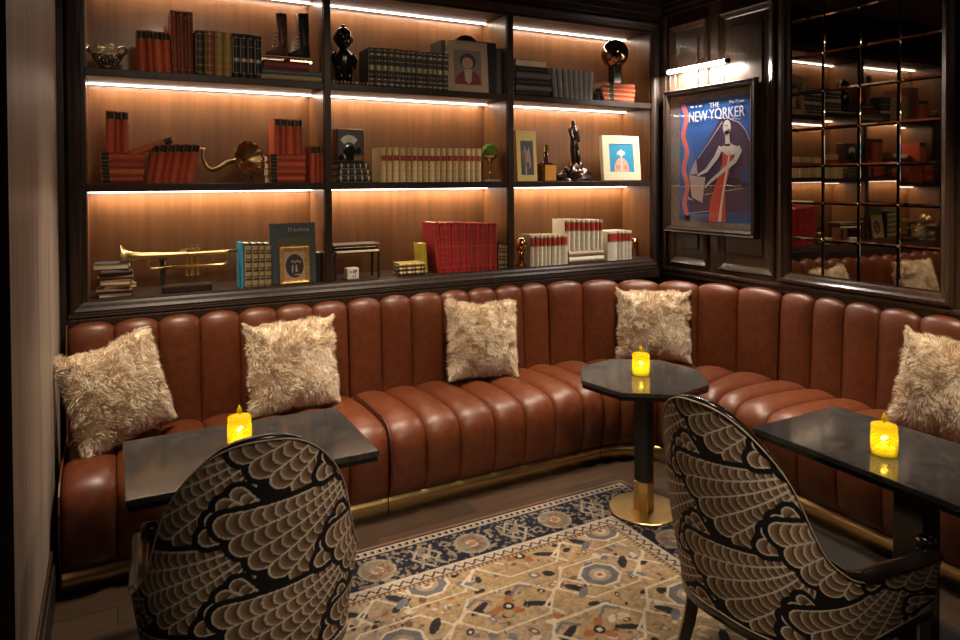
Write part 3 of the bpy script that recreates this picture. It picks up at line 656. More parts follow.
# ================================================================== RUG
def make_rug():
    X0,X1,Y0,Y1=.20,2.535,-.25,3.042; nx,ny=467,520
    xs=np.linspace(X0,X1,nx); ys=Y0+(Y1-Y0)*np.linspace(0,1,ny)**.62
    U,V=np.meshgrid(xs,ys,indexing='ij')
    navy=np.array([.012,.013,.022]); cream=np.array([.46,.39,.30]); tan=np.array([.285,.222,.158]); gold=np.array([.30,.205,.105]); brown=np.array([.13,.068,.038]); grey=np.array([.12,.122,.14]); rust=np.array([.26,.10,.04])
    g=np.random.default_rng(11)
    n1=vnoise(U,V,2.2,21); n2=.5*vnoise(U,V,60,22)+.5*vnoise(U,V,130,25); n3=vnoise(U,V,17,23)
    base=tan+(gold-tan)*np.clip((n1-.45)*2.2,0,.8)[...,None]
    C=base*(.55+.9*n2)[...,None]
    def put(mask,col,k=1.0): C[mask]=C[mask]*(1-k)+np.array(col)*k*(.75+.5*n2[mask])[:,None]
    def win(cx,cy,r): 
        i0,i1=np.searchsorted(xs,[cx-r,cx+r]); j0,j1=np.searchsorted(ys,[cy-r,cy+r]); return slice(i0,i1),slice(j0,j1)
    def blob(cx,cy,a,b,th,col,k=.95,hole=None):
        w=win(cx,cy,max(a,b)*1.1); u=U[w]-cx; v=V[w]-cy; p=u*math.cos(th)+v*math.sin(th); q=-u*math.sin(th)+v*math.cos(th)
        d=(p/a)**2+(q/b)**2; m=d<1
        sub=C[w]; nn=(.75+.5*n2[w])[...,None]; sub[m]=(np.array(col)*nn)[m]*k+sub[m]*(1-k)
        if hole is not None: mm=d<.22; sub[mm]=(np.array(hole)*nn)[mm]
    def line(pts,wd,col):
        for (ax,ay),(bx,by) in zip(pts[:-1],pts[1:]):
            L=math.hypot(bx-ax,by-ay); w=win((ax+bx)/2,(ay+by)/2,L/2+wd*2); u=U[w]-ax; v=V[w]-ay
            t=np.clip((u*(bx-ax)+v*(by-ay))/(L*L+1e-12),0,1); d=np.hypot(u-t*(bx-ax),v-t*(by-ay)); m=d<wd; sub=C[w]; nn=(.75+.5*n2[w])[...,None]; sub[m]=(np.array(col)*nn)[m]
    pal=[navy,grey,gold,brown,rust,cream,grey,navy]
    FX0,FX1,FY0,FY1=X0+.39,X1-.39,Y0+.39,Y1-.39
    for i in range(950):
        x=g.uniform(FX0,FX1); y=g.uniform(FY0,FY1); a=g.uniform(.009,.028); c=pal[g.integers(0,8)]; blob(x,y,a,a*g.uniform(.35,.8),g.uniform(0,PI),c,hole=(cream if g.random()<.35 else None))
    px,py=.46,.58
    for r in range(-1,9):
        for c in range(-1,8):
            cx=FX1-.30-c*px; cy=FY1-.30-r*py*.5; cx-= (px/2 if r%2 else 0)
            # angular tracery
            hx=[(cx+math.cos(R(a))*.19*(1.15 if a%180==0 else 1),cy+math.sin(R(a))*.155) for a in (0,50,130,180,230,310,360)]
            line(hx,.0058,cream)
            line([(cx+.22,cy),(cx+.30,cy+.05),(cx+.36,cy-.02)],.006,cream); line([(cx-.06,cy+.155),(cx-.1,cy+.22),(cx-.03,cy+.27)],.006,cream)
            h2=[(cx+math.cos(R(a))*.095,cy+math.sin(R(a))*.085) for a in (22,67,112,157,202,247,292,337,382)]
            if (r+c)%2==0:
                blob(cx,cy,.088,.078,0,grey*.9); line(h2,.006,cream); blob(cx,cy,.05,.045,0,tan); blob(cx,cy,.028,.026,0,cream,hole=rust)
                for s in (-1,1): blob(cx+s*.15,cy+.03*s,.05,.020,s*.9,navy); blob(cx+s*.14,cy-.07,.04,.018,-s*.7,grey)
            else:
                for k in range(6): blob(cx+.045*math.cos(k*PI/3),cy+.045*math.sin(k*PI/3),.028,.018,k*PI/3,(rust if k%2 else gold))
                blob(cx,cy,.024,.024,0,navy,hole=cream)
                for s in (-1,1): blob(cx+s*.11,cy-.04*s,.055,.017,-s*.5,navy); line([(cx+s*.05,cy+.06),(cx+s*.1,cy+.10),(cx+s*.15,cy+.07)],.007,grey)
    # borders
    e=np.minimum(np.minimum(U-X0,X1-U),np.minimum(V-Y0,Y1-V)); hor=np.minimum(V-Y0,Y1-V)<=np.minimum(U-X0,X1-U); t=np.where(hor,U,V)
    m=e<.385; put(m,cream*.8)
    put(e<.014,brown); put((e>.014)&(e<.024),navy)
    g1=(e>.024)&(e<.078); put(g1,cream*.58); f=(t/.034)%1; put(g1&(np.abs(f-.5)<.22)&(np.abs(e-.050)<.011),navy); put(g1&(np.abs(f)<.12)&(np.abs(e-.053)<.016),rust*.8)
    put((e>.074)&(e<.082),navy)
    nb=(e>.082)&(e<.310); put(nb,navy)
    per=.235; ft=((t+.05)/per)%1-.5; k=np.floor((t+.05)/per); ee=(e-.196)
    rr=np.hypot(ft*per/.085,ee/.088); alt=(k%2==0)
    put(nb&alt&(rr<1),tan*.55); put(nb&alt&(np.abs(rr-.92)<.08),cream*.45); put(nb&alt&(rr<.72)&(n3>.5),brown); put(nb&alt&(rr<.35),cream*.6); put(nb&alt&(rr<.2),rust)
    dd=np.abs(ft*per)*1.0+np.abs(ee)*.75
    put(nb&~alt&(dd<.075)&(dd>.058),cream*.5); put(nb&~alt&(np.abs(np.abs(ft*per)-.012-np.abs(ee)*.5)<.007)&(np.abs(ee)<.085),tan*.8); put(nb&~alt&(dd<.025),cream*.5)
    sp=vnoise(U,V,55,31); put(nb&(sp>.70),tan*.5); put(nb&(vnoise(U,V,70,33)>.76),cream*.36)
    put((e>.306)&(e<.314),cream*.8)
    g2=(e>.318)&(e<.366); put(g2,cream*.75); f=(t/.05)%1; z=np.abs(f-.5)*2; put(g2&(np.abs((e-.342)-(z-.5)*.03)<.006),navy); put(g2&(np.abs(f-.25)<.07)&(np.abs(e-.350)<.007),rust)
    put((e>.366)&(e<.373),brown); g3=(e>.373)&(e<.392); put(g3,tan); put(g3&(((t/.022)%1)<.5),brown)
    Z=np.full(U.shape,.010); 
    o=grid_mesh('rug',np.stack([U,V,Z],-1),attr_mat('woven wool rug',rough=.95,spec=.1,bump=.6,bscale=500),smooth=True,fix=False)
    set_pattern(o,C); tag(o,'large oriental rug with tan field and navy border on the dark floor','rug')
    MB().box(X0,X1,Y0,Y1,.0005,.0095).build('rug_backing',cm('rug backing',(.16,.10,.06),rough=.9),o)
    mb=MB(); mb.tube([(X0,Y0,.005),(X1,Y0,.005),(X1,Y1,.005),(X0,Y1,.005),(X0,Y0,.005)],.0055,n=6); mb.build('binding',cm('rug binding',(.16,.085,.05),rough=.9),o)
make_rug()
for o in bpy.data.objects:
    if o.name.startswith('armchair') and o.parent is None: o.location.z=.0
# ================================================================== THINGS ON THE SHELVES
YF=4.135; BR=random.Random(12)
ORD=['first','second','third','fourth','fifth','sixth','seventh','eighth','ninth','tenth','eleventh','twelfth','thirteenth','fourteenth','fifteenth','sixteenth','seventeenth']
def bmat(c,kind='cloth book cover'): return cm(kind,c,rough=.55,var=.12,scale=60,bump=.03)
BLK=(.012,.010,.009); GILT=(.50,.34,.12)
def spine_arc(w,b,n=7): return [(w*k/n,-b*math.sin(PI*k/n)) for k in range(n+1)]
def strip(mb,w,b,z0,z1,lift,n=7):
    A=spine_arc(w,b,n); vs=[];fs=[]
    for x,y in A:
        for z in (z0,z1): vs.append((x,y-lift,z))
    for x,y in A:
        for z in (z0,z1): vs.append((x,y+.0004,z))
    m=2*(n+1)
    for k in range(n):
        a=2*k; fs+=[(a,a+2,a+3,a+1),(m+a,m+a+1,m+a+3,m+a+2),(a,m+a,m+a+2,a+2),(a+1,a+3,m+a+3,m+a+1)]
    fs+=[(0,1,m+1,m),(2*n,m+2*n,m+2*n+1,2*n+1)]
    mb.add(vs,fs)
def book(label,group,loc,w,h,d,col,rot=(0,0,0),band=None,bands=(),gilt=(),giltc=GILT,ridge=(),pages=None,name='book',cat='book'):
    """band=(colour,z0,z1) title label; gilt = list of (z0,z1) tooling lines; ridge = raised bands (fractions of the height)"""
    t=thing(name,label,cat,loc,rot,group); b=min(.011,w*.36); th=min(.0028,w*.16)
    A=[(0,d)]+[(x,y) for x,y in spine_arc(w,b)]+[(w,d)]
    I=[(w-th,d)]+[(th+(w-2*th)*k/7,-b*.4*math.sin(PI*k/7)+th) for k in range(7,-1,-1)]+[(th,d)]
    poly=A+I; MB().prism(poly,lambda a,c,z:(a,c,z),0,h).build('cover',bmat(col),t)
    MB().box(th+.0003,w-th-.0003,th+.002,d-.004,.003,h-.004).build('page_block',pages or M['pages'],t)
    if band:
        mb=MB(); strip(mb,w,b,h*band[1],h*band[2],.0006); mb.build('title_label',bmat(band[0],'leather title label'),t)
    if gilt:
        gs=sorted((h*a,h*c) for a,c in gilt); A_=spine_arc(w,b,7); vs=[];fs=[];zs=[]
        for a,c in gs: zs+=[a,c]
        for z in zs: vs+=[(x,y-.0011,z) for x,y in A_]
        for i in range(len(zs)-1):
            for k in (range(7) if i%2==0 else (0,)): fs.append((i*8+k,i*8+k+1,i*8+k+9,i*8+k+8))
        MB().add(vs,fs).build('gilding',cm('gilt tooling',giltc,rough=.42,metal=.45,var=.25,scale=150),t)
    if ridge:
        A_=spine_arc(w,b,7); vs=[];fs=[];zs=[(.002,.0002)]
        for a in sorted(ridge): zs+=[(h*a-.0035,.0002),(h*a-.002,.0024),(h*a+.002,.0024),(h*a+.0035,.0002)]
        zs.append((h-.002,.0002))
        for z,l_ in zs: vs+=[(x,y-l_,z) for x,y in A_]
        for i in range(len(zs)-1):
            for k in range(7): fs.append((i*8+k,i*8+k+1,i*8+k+9,i*8+k+8))
        MB().add(vs,fs).build('spine',bmat(tuple(np.array(col)*1.1)),t)
    return t
def standing(lab,group,px,pyt,zb,d,cols,Yf=YF,lean=0,gap=.0026,count_from=None,**k):
    """px = column edges in the photograph, pyt = y of the tops (scalar or list), lean in degrees (positive leans to +x)"""
    n=len(px)-1; out=[]
    for i in range(n):
        yt=pyt[i] if isinstance(pyt,(list,tuple)) else pyt; cc=cols[i%len(cols)]
        a=onY(px[i],yt,Yf); b=onY(px[i+1],yt,Yf); le=lean[i] if isinstance(lean,(list,tuple)) else lean; th=R(le)
        w=(b.x-a.x)*math.cos(th)-gap; top=(a.z+b.z)/2
        h=(top-zb)/math.cos(th)
        x=a.x-h*math.sin(th)+gap/2; z=zb+.0004+(w*math.sin(th) if le>0 else 0)
        h-= (w*math.sin(th) if le>0 else 0)
        l=lab[i] if isinstance(lab,list) else lab%ORD[i]
        kk=dict(k); jt_=BR.uniform(-.006,.006)
        if 'band' in kk: kk['band']=(kk['band'][0],kk['band'][1]+jt_,kk['band'][2]+jt_)
        out.append(book(l,group,(x,Yf+BR.uniform(-.004,.004),z),w,h-BR.uniform(0,.003),d,tuple(np.array(cc)*BR.uniform(.82,1.12)),rot=(0,th,0),**kk))
    return out
def lying(labs,group,px0,px1,ys,zb,d,cols,Yf=YF,tops_left=True,rz=None,yoff=None,fore=None,**k):
    """pile, listed from the top; ys = layer edges from top to bottom in the photograph"""
    n=len(ys)-1; z=zb+.0004; ym=(ys[0]+ys[-1])/2
    for i in range(n-1,-1,-1):
        x0=px0[i] if isinstance(px0,(list,tuple)) else px0; x1=px1[i] if isinstance(px1,(list,tuple)) else px1
        yf=Yf+(yoff[i] if yoff else 0); X0=onY(x0,ym,yf).x; X1=onY(x1,ym,yf).x
        th=onY((x0+x1)/2,ys[i],yf).z-onY((x0+x1)/2,ys[i+1],yf).z
        fz=(rz[i] if rz else 0); kk=dict(k)
        if fore and fore[i]: book(labs[i],group,(X0,yf+d,z),th-.0006,X1-X0,d,cols[i%len(cols)],rot=(0,R(-90),R(180+fz)),**kk)
        elif tops_left: book(labs[i],group,(X1,yf,z),th-.0006,X1-X0,d,cols[i%len(cols)],rot=(0,R(-90),R(fz)),**kk)
        z+=th
    return z
OR=(.46,.072,.022); OR2=(.36,.052,.018); OR3=(.52,.115,.028)
OB=dict(band=(BLK,.80,.97),gilt=[(.79,.80),(.97,.975)],giltc=(.35,.22,.08))
# ---------- upper shelf, bay by the papered wall
Z=ZB_
standing('orange cloth book with black title label, %s from the ornate bowl on the top shelf','orange books on the top shelf',[135.8,145.2,152.4,161.2,169.3],[30.2,30.6,31.4,32.4],Z,.155,[OR,OR2,OR3,OR],lean=[-2.5,-2.5,-2.5,-2.5],**OB)
standing('tall dark red book, %s of the three standing highest on the top shelf','tall dark red books',[169.6,176.4,184.4,193.0],[10.6,11.4,12],Z,.185,[(.23,.035,.026),(.20,.03,.022),(.15,.024,.018)],lean=[-1.6,-1.4,-.4],ridge=(.12,.3,.5,.68,.85),gilt=[(.06,.065),(.93,.935)])
GB=dict(ridge=(.15,.32,.5,.68,.85),gilt=[(.06,.075),(.22,.235),(.40,.41),(.58,.59),(.76,.77),(.92,.935)])
standing(['dark green leather book between the tall red books and a tan spine','reddish brown leather book with gilt bands on the top shelf','gold tooled brown book beside the reddish one on the top shelf','gold tooled book next to the black emblem volumes'],'gilt leather books on the top shelf',[195,204.2,214.4,223.2,231.6],[30.6,30.6,31.8,32.6],Z,.16,[(.03,.032,.02),(.26,.08,.035),(.30,.19,.06),(.34,.23,.075)],**GB)
standing('black leather book with a pale emblem, %s from the gold tooled book','black emblem books',[232,239.6,247.2,254.2,261.4],[33.4,34.2,35,36],Z,.16,[(.014,.013,.012)],gilt=[(.10,.11),(.36,.44),(.70,.71),(.90,.91)],giltc=(.45,.38,.26))
z=lying(['dark red book lying under the two ice skates','thin blue grey book lying beneath the dark red one','pale gold book at the bottom of the pile under the ice skates'],'books lying under the ice skates',[264,262,260.5],[309,321.5,321],[59.5,69,73.6,79.3],Z,.17,[(.16,.02,.018),(.10,.12,.15),(.38,.28,.13)])
# ice skates
def skate(label,px,pyt,w,mat,turn):
    p=onY(px,60,YF+.07); t=thing('ice_skate',label,'ice skate',(p.x,p.y,z),(0,0,R(turn)),'pair of old ice skates')
    H=onY(px,pyt,YF+.07).z-z
    pr=[(-.062,.035),(-.058,.055),(-.03,.07),(.0,.085),(.012,.12),(.004,H*.75),(-.004,H*.98),(.02,H),(.062,H*.99),(.066,H*.7),(.064,.12),(.07,.06),(.068,.035)]
    mb=MB(); n=len(pr); 
    vs=[];rows=[(-.6,.0),(-1,.22),(-1,.5),(-1,.78),(-.6,1)]
    cx=.02;cz=.1
    for s,tt in rows:
        k=.82 if abs(s)<1 else 1
        vs+=[(cx+(x-cx)*k,-w/2+w*tt,cz+(q-cz)*k) for x,q in pr]
    fs=[]
    for i in range(len(rows)-1):
        for k in range(n): fs.append((i*n+k,i*n+(k+1)%n,(i+1)*n+(k+1)%n,(i+1)*n+k))
    fs.append(tuple(range(n-1,-1,-1))); fs.append(tuple((len(rows)-1)*n+k for k in range(n)))
    mb.add(vs,fs); mb.build('boot',mat,t,smooth=True)
    MB().box(-.064,.074,-w*.45,w*.45,.028,.0345).build('sole',M['pages'],t,bevel=.002)
    mb=MB().box(-.085,.085,-.002,.002,.004,.020).box(-.035,-.03,-.008,.008,.02,.028).box(.04,.045,-.008,.008,.02,.028)
    mb.tube([(-.084,0,.012),(-.100,0,.016),(-.108,0,.026),(-.104,0,.034)],.003,n=6); mb.build('blade',M['silver'],t)
    mb=MB()
    for k in range(5): mb.tube([(-.012+.004*k,-w*.42,.09+.022*k),(-.02+.004*k,0,.096+.022*k),(-.012+.004*k,w*.42,.09+.022*k)],.003,n=5)
    mb.build('laces',M['pages'],t,smooth=True)
skate('worn reddish brown leather ice skate on the pile of lying books',276,13,.055,pm('worn brown boot leather',(.13,.045,.028),rough=.4,var=.4,scale=30,bump=.1),0)
skate('black leather ice skate standing beside the brown one',298,13.5,.06,pm('black boot leather',(.022,.017,.016),rough=.4),0)
# ornate bowl
p=onY(107.5,68,YF+.09); t=thing('ornate_bowl','openwork silver gilt bowl with a ruffled rim at the end of the top shelf','bowl',(p.x,p.y,ZB_+.0005))
k_=(onY(124.5,55,YF+.09).x-onY(84.5,55,YF+.09).x)/2
mb=MB(); n=72; 
for i,(r,zz,am) in enumerate(((.36,.0,.02),(.34,.02,.02),(.28,.034,.0),(.42,.052,.03),(.64,.078,.05),(.86,.100,.08),(1.0,.116,.12))):
    pts=[(k_*(r+am*.5*math.sin(9*a))*math.cos(a),k_*(r+am*.5*math.sin(9*a))*math.sin(a),.004+zz+am*.08*math.cos(9*a)) for a in [2*PI*q/n for q in range(n+1)]]
    mb.tube(pts,.0045,n=6,cap=False)
for q in range(18):
    a=2*PI*q/18
    for s in (-1,1):
        pts=[]
        for i in range(9):
            u=i/8; r=.30+.68*u**.8; aa=a+s*.42*math.sin(PI*u*1.6); pts.append((k_*r*math.cos(aa),k_*r*math.sin(aa),.03+.09*u**1.2))
        mb.tube(pts,.0038,n=5)
    for r,zz in ((.98,.108),(.72,.08),(.5,.054)): mb.ball((k_*r*math.cos(a+.1),k_*r*math.sin(a+.1),zz),.0075,n=8,m=6)
mb.build('openwork_body',M['silver'],t,smooth=True)
MB().lathe([(k_*.30,.006),(k_*.40,.03),(k_*.62,.062),(k_*.86,.088),(k_*.84,.09),(k_*.58,.066),(k_*.2,.03)],n=32).build('lining',M['oldbrass'],t,smooth=True)
# ---------- upper shelf, middle bay
p=onY(343.5,80,YF+.085); t=thing('figurine','glossy black figurine with a large head on the top shelf beside the upright','statue',(p.x,p.y,ZB_+.0005)); u=.0069
H=onY(343,24.5,YF+.085).z-ZB_
MB().box(-.055,.055,-.045,.045,0,.012).build('base',M['black'],t,bevel=.003)
mb=MB()
mb.lathe([(.036,.012),(.054,.05),(.060,H*.34),(.066,H*.46),(.058,H*.53),(.030,H*.585),(.026,H*.62)],n=24)
mb.ball((0,0,H*.78),.057,.055,H*.18,n=24,m=16); mb.ball((0,-.035,H*.70),.028,.025,.03,n=14,m=10); mb.ball((0,0,H*.965),.013,.013,.014,n=10,m=8); mb.ball((0,-.056,H*.775),.009,.012,.02,n=10,m=8)
for s in (-1,1): mb.ball((s*.024,-.049,H*.82),.010,.008,.006,n=10,m=6); mb.ball((s*.056,0,H*.76),.008,.014,.022,n=10,m=6)
mb.build('body',M['black'],t,smooth=True)
for s in (-1,1): MB().tube([(s*.056,-.004,H*.53),(s*.074,-.01,H*.42),(s*.060,-.03,H*.30),(s*.034,-.05,H*.27)],[.016,.014,.012,.012],n=10).build('arm',M['black'],t,smooth=True)
for s in (-1,1): MB().tube([(s*.024,-.026,H*.30),(s*.026,-.040,H*.16),(s*.026,-.044,.012)],[.020,.018,.018],n=10).build('leg',M['black'],t,smooth=True)
mb=MB(); xa=onY(333.5,80.5,YF-.012).x; xb=onY(371,80.5,YF-.012).x
for k in range(11): mb.ball((xa+(xb-xa)*k/10,YF-.012+.004*math.sin(k*1.9),ZB_+.0105),.010 if k%3 else .0125,n=10,m=8)
tag(mb.build('bead_string',pm('mottled brass bead',(.42,.30,.17),rough=.3,metal=.6,var=.5,scale=50),smooth=True),'string of mottled brass beads lying before the black figurine','beads')
DB=(.020,.021,.019)
standing('dark leather volume with gilt bands, %s from the black figurine','dark gilt encyclopedia volumes',[368,375,381.5,387.7,394,399.6,405.4,410.6,416,422,427,432,437,443,448.6],[47.5+.5*i for i in range(14)],Z,.18,[DB,(.024,.022,.018)],gilt=[(.04,.09),(.17,.20),(.30,.315),(.42,.55),(.66,.68),(.80,.86),(.93,.96)],giltc=(.34,.30,.20),ridge=(.12,.25,.38,.60,.73,.88))
p0=onY(448.2,90,YF-.02); p1=onY(488.5,90,YF-.02); hh=onY(468,40.8,YF-.02).z-ZB_
def panel_book(label,px0,px1,pyt,zb,Yf,th,ccol,icol,ir,name='art_book',cat='book',edge=None):
    a=onY(px0,pyt,Yf); b=onY(px1,pyt,Yf); h=(a.z+b.z)/2-zb; w=b.x-a.x
    t=thing(name,label,cat,(a.x,Yf,zb+.0028),(R(-4),0,0))
    MB().box(0,w,0,.0025,0,h).box(0,w,th-.0025,th,0,h).box(0,.0025,.0026,th-.0026,0,h).build('cover',bmat(ccol),t)
    MB().box(.003,w-.003,.0027,th-.0027,.003,h-.003).build('page_block',edge or M['cream'],t)
    pl=MB().box(w*ir[0],w*ir[1],-.0006,-.0001,h*ir[2],h*ir[3]).build('cover_picture',bmat(icol,'printed picture'),t)
    return t,w,h,pl
def flatart(parent,polys,col,y,name='printed_shape'):
    mb=MB()
    for P in polys: mb.prism(P,lambda a,b,h:(a,h,b),y-.0003,y)
    return mb.build(name,bmat(col,'printed picture'),parent)
E2=lambda cx,cy,a,b,n=20:[(cx+a*math.cos(2*PI*k/n),cy+b*math.sin(2*PI*k/n)) for k in range(n)]
t,w,h,pl=panel_book('cream book showing a portrait of a figure in a red jacket, top shelf',448.2,488.5,41,ZB_,YF-.015,.03,(.42,.31,.19),(.20,.16,.14),(.15,.83,.135,.82))
X=lambda u:w*u; Zz=lambda v:h*v
flatart(pl,[E2(X(.50),Zz(.60),X(.20),Zz(.155))],(.05,.025,.016),-.0007)
flatart(pl,[[(X(.17),Zz(.14)),(X(.81),Zz(.14)),(X(.78),Zz(.30)),(X(.66),Zz(.40)),(X(.36),Zz(.40)),(X(.22),Zz(.30))]],(.20,.025,.022),-.0007)
flatart(pl,[E2(X(.49),Zz(.565),X(.135),Zz(.115))],(.46,.29,.19),-.0011)
flatart(pl,[[(X(.40),Zz(.44)),(X(.60),Zz(.44)),(X(.57),Zz(.20)),(X(.50),Zz(.15)),(X(.42),Zz(.22))]],(.45,.36,.26),-.0011)
flatart(pl,[E2(X(.44),Zz(.585),X(.02),Zz(.009),8),E2(X(.54),Zz(.585),X(.02),Zz(.009),8),E2(X(.49),Zz(.51),X(.035),Zz(.007),8)],(.06,.025,.02),-.0015)
standing(['black book with pale page edges behind the portrait book','navy book standing behind the portrait book','black book at the end of the top shelf behind the navy one'],'books behind the portrait',[441,456,496,504.5],[40.5,41.5,49],Z,.17,[(.014,.012,.012),(.022,.018,.032),(.010,.009,.009)],Yf=YF+.04)
p=onY(465,60,YF+.24); t=thing('mantel_clock','black dome-topped clock case peeping over the portrait book','clock',(p.x,p.y,ZB_+.0005)); hz=onY(465,36,YF+.24).z-ZB_
pf=[(-.085,0),(.085,0),(.085,hz*.86)]+[(.085*math.cos(PI*k/14),hz*.86+hz*.14*math.sin(PI*k/14)) for k in range(1,14)]+[(-.085,hz*.86)]
MB().prism(pf,lambda a,b,h:(a,h,b),-.03,.03).build('case',M['black'],t,bevel=.003); MB().lathe([(.05,0),(.05,.004),(.001,.004)],n=32,c=(0,-.031,hz*.7),mat=Matrix.Rotation(R(90),4,'X')).build('dial',M['oldbrass'],t)
# ---------- upper shelf, bay by the corner
lying(['dark brown book with tan page edges, topmost of the black and grey pile','black book second from the top of the black and grey pile','grey book third from the top of the black and grey pile','black book with a tan label above the lowest grey book','grey book second from the bottom of the black and grey pile','black book with a tan label at the bottom of the pile'],'pile of black and grey books',[516,515.5,516,515.5,515.5,515.5],[547,548,550.5,550.5,551,549],[60.8,67.6,73.3,79.6,86.2,91.8,97],Z,.17,[(.05,.03,.022),BLK,(.10,.098,.095),BLK,(.10,.098,.095),BLK],fore=[1,0,0,0,0,0])
tops=[553.3,559,565,570.1,575.2,580.3,585.7,590.9]; bots=[555.9,561.2,566.7,571.4,576.4,580.8,585.4,589.9]
for i in range(8):
    yt=67.5+.55*i; yb=98; a=onY(tops[i]-2.35,yt,YF); b=onY(tops[i]+2.35,yt,YF); c=onY(bots[i],yb,YF); m=(a+b)/2
    th=math.atan2(m.x-c.x,m.z-Z); w=(b.x-a.x)*.96; hh=(m.z-Z)-.0+.0; zl_=w/2*abs(math.sin(th))
    x=c.x-(w/2)*math.cos(th); 
    book('slim grey book leaning on edge, %s from the black and grey pile'%ORD[i],'row of slim grey books',(x,YF,Z+.0006+(w*math.sin(th) if th>0 else 0)),w,hh-.004,.16,(.20,.195,.19) if i%3 else (.16,.157,.155),rot=(0,th,0),gilt=[(.05,.06),(.93,.94)],giltc=(.28,.27,.26))
p=onY(596.5,98,YF+.05); t=thing('stone_bird','small dark grey stone bird between the grey books and the orange pile','ornament',(p.x,p.y,ZB_+.0005))
mb=MB().ball((0,0,.045),.026,.032,.044,n=18,m=12,jit=.2,seed=3).ball((0,-.015,.088),.018,.024,.017,n=14,m=10); mb.build('body',pm('grey stone',(.06,.055,.052),rough=.5,var=.4,scale=60),t,smooth=True)
MB().lathe([(.008,0),(.001,.022)],n=10,c=(0,-.034,.088),mat=Matrix.Rotation(R(90),4,'X')).build('beak',M['blackmatte'],t)
z=lying(['orange book with black band, topmost of the pile under the glossy globe','orange book with black band, second down under the glossy globe','orange book with black band, third down under the glossy globe','orange book with black band, lowest under the glossy globe'],'orange books under the globe',[602,601.5,602,603],[634,634.5,634,633.5],[82,87,91.3,96,101],Z,.17,[(.55,.14,.055),(.52,.12,.05),(.58,.16,.06),(.50,.11,.045)],band=(BLK,.66,.80),gilt=[(.64,.66),(.80,.83)],giltc=(.5,.33,.16))
p=onY(614.8,80,YF+.075); rr=(onY(626.6,54,YF+.075).x-onY(603.2,54,YF+.075).x)/2*.93; cz=onY(615,53.8,YF+.075).z
t=thing('globe_ornament','glossy dark globe on a square black plinth above four orange books','ornament',(p.x,p.y,z+.0005))
MB().box(-.036,.036,-.036,.036,0,cz-z-rr*.93).build('plinth',M['black'],t,bevel=.003)
MB().ball((0,0,cz-z),rr,n=40,m=26).build('globe',pm('polished dark bronze globe',(.30,.21,.15),rough=.07,metal=1,var=.5,scale=12),t,smooth=True)
# ---------- middle shelf, bay by the papered wall
Z=ZA
zs=lying(['orange book with black label, top of the pile by the papered wall','orange book with black label, second down in the pile by the wall','orange book with black label, third down in the pile by the wall','orange book with black label, bottom of the pile by the wall'],'orange books lying by the papered wall',[100,100,100.5,101.5],[144,143.6,143.8,143],[152,160,167.4,174.8,182.6],Z,.19,[OR,OR2,OR3,OR2],**OB)
standing('orange book with black label, %s of three standing on the pile by the wall','orange books standing on the pile',[105.2,113.8,121,128.7],[110.6,111,111.4],zs+.0006,.18,[OR,OR2,OR],**OB)
tp=[152.2,160,168,176,184,192.4,200.6]; 
bt=[145.3+8.05*i for i in range(7)]
for i in range(6):
    a=onY(tp[i],143.6,YF); b=onY(tp[i+1],143.6,YF); c=onY(bt[i],182.4,YF); c2_=onY(bt[i+1],182.4,YF); th=R(9.5); w=(b.x-a.x)*math.cos(th)-.0012
    book('orange book leaning in a row towards the gramophone horn, %s from the lying pile'%ORD[i],'leaning orange books',(c.x,YF,Z+.0006+w*math.sin(th)),w,(a.z-Z)/math.cos(th)-w*math.sin(th)*1.0,.18,[OR2,OR,OR2,OR,OR2,OR][i],rot=(0,th,0),**OB)
pa=onY(130.4,150.6,YF); pb=onY(171,137,YF); dv=pb-pa; 
book('orange book propped at a slant across the leaning orange row','slanted orange book',(pa.x,YF,pa.z+.004),.036,dv.length,.17,OR3,rot=(0,math.atan2(dv.x,dv.z),0),**OB)['group']='orange books by the wall'
# gramophone horn
pc=onY(248.5,158,YF+.05); t=thing('gramophone_horn','old brass gramophone horn with a scalloped bell lying on the middle shelf','gramophone horn',(pc.x,pc.y,ZA+.0005)); zc=pc.z-ZA
pt_=lambda px,py,dy=0.0:(onY(px,py,YF+.05).x-pc.x,dy,onY(px,py,YF+.05).z-ZA)
ax=Vector((.50,-.84,.16)).normalized(); cen=Vector((0,0,zc))
rot=Vector((0,0,1)).rotation_difference(ax).to_matrix().to_4x4()
rb=.104; P=[]
for k in range(73):
    a=2*PI*k/72; col=[]
    for q in np.linspace(0,1,18):
        r=.014+(rb-.014)*q**2.1; rf=r*(1+.04*q**9*math.cos(13*a)); col.append(cen+rot@Vector((rf*math.cos(a),rf*math.sin(a),-.075+.085*q+.006*q**9*math.cos(13*a))))
    P.append(col)
bell=grid_mesh('bell',np.array(P),M['oldbrass'],t); sol=bell.modifiers.new('thickness','SOLIDIFY'); sol.thickness=.003
st=cen+rot@Vector((0,0,-.072))
MB().tube([pt_(203.5,150,.05),pt_(204,158,.05),pt_(207,166,.05),pt_(212.5,170,.045),pt_(219,168.5,.04),pt_(228,162,.03),tuple(st)],[.009,.009,.010,.011,.012,.013,.0145],n=14).build('neck',M['oldbrass'],t,smooth=True)
mb=MB().lathe([(.028,.0),(.030,.004),(.024,.010),(.010,.014),(.007,zc-.075)],n=20,c=(.012,-.006,0)); mb.build('rest',M['bronze'],t,smooth=True)
MB().lathe([(.012,-.008),(.014,0),(.012,.008)],n=16,c=pt_(203.5,149,.05)).build('collar',M['brass'],t,smooth=True)
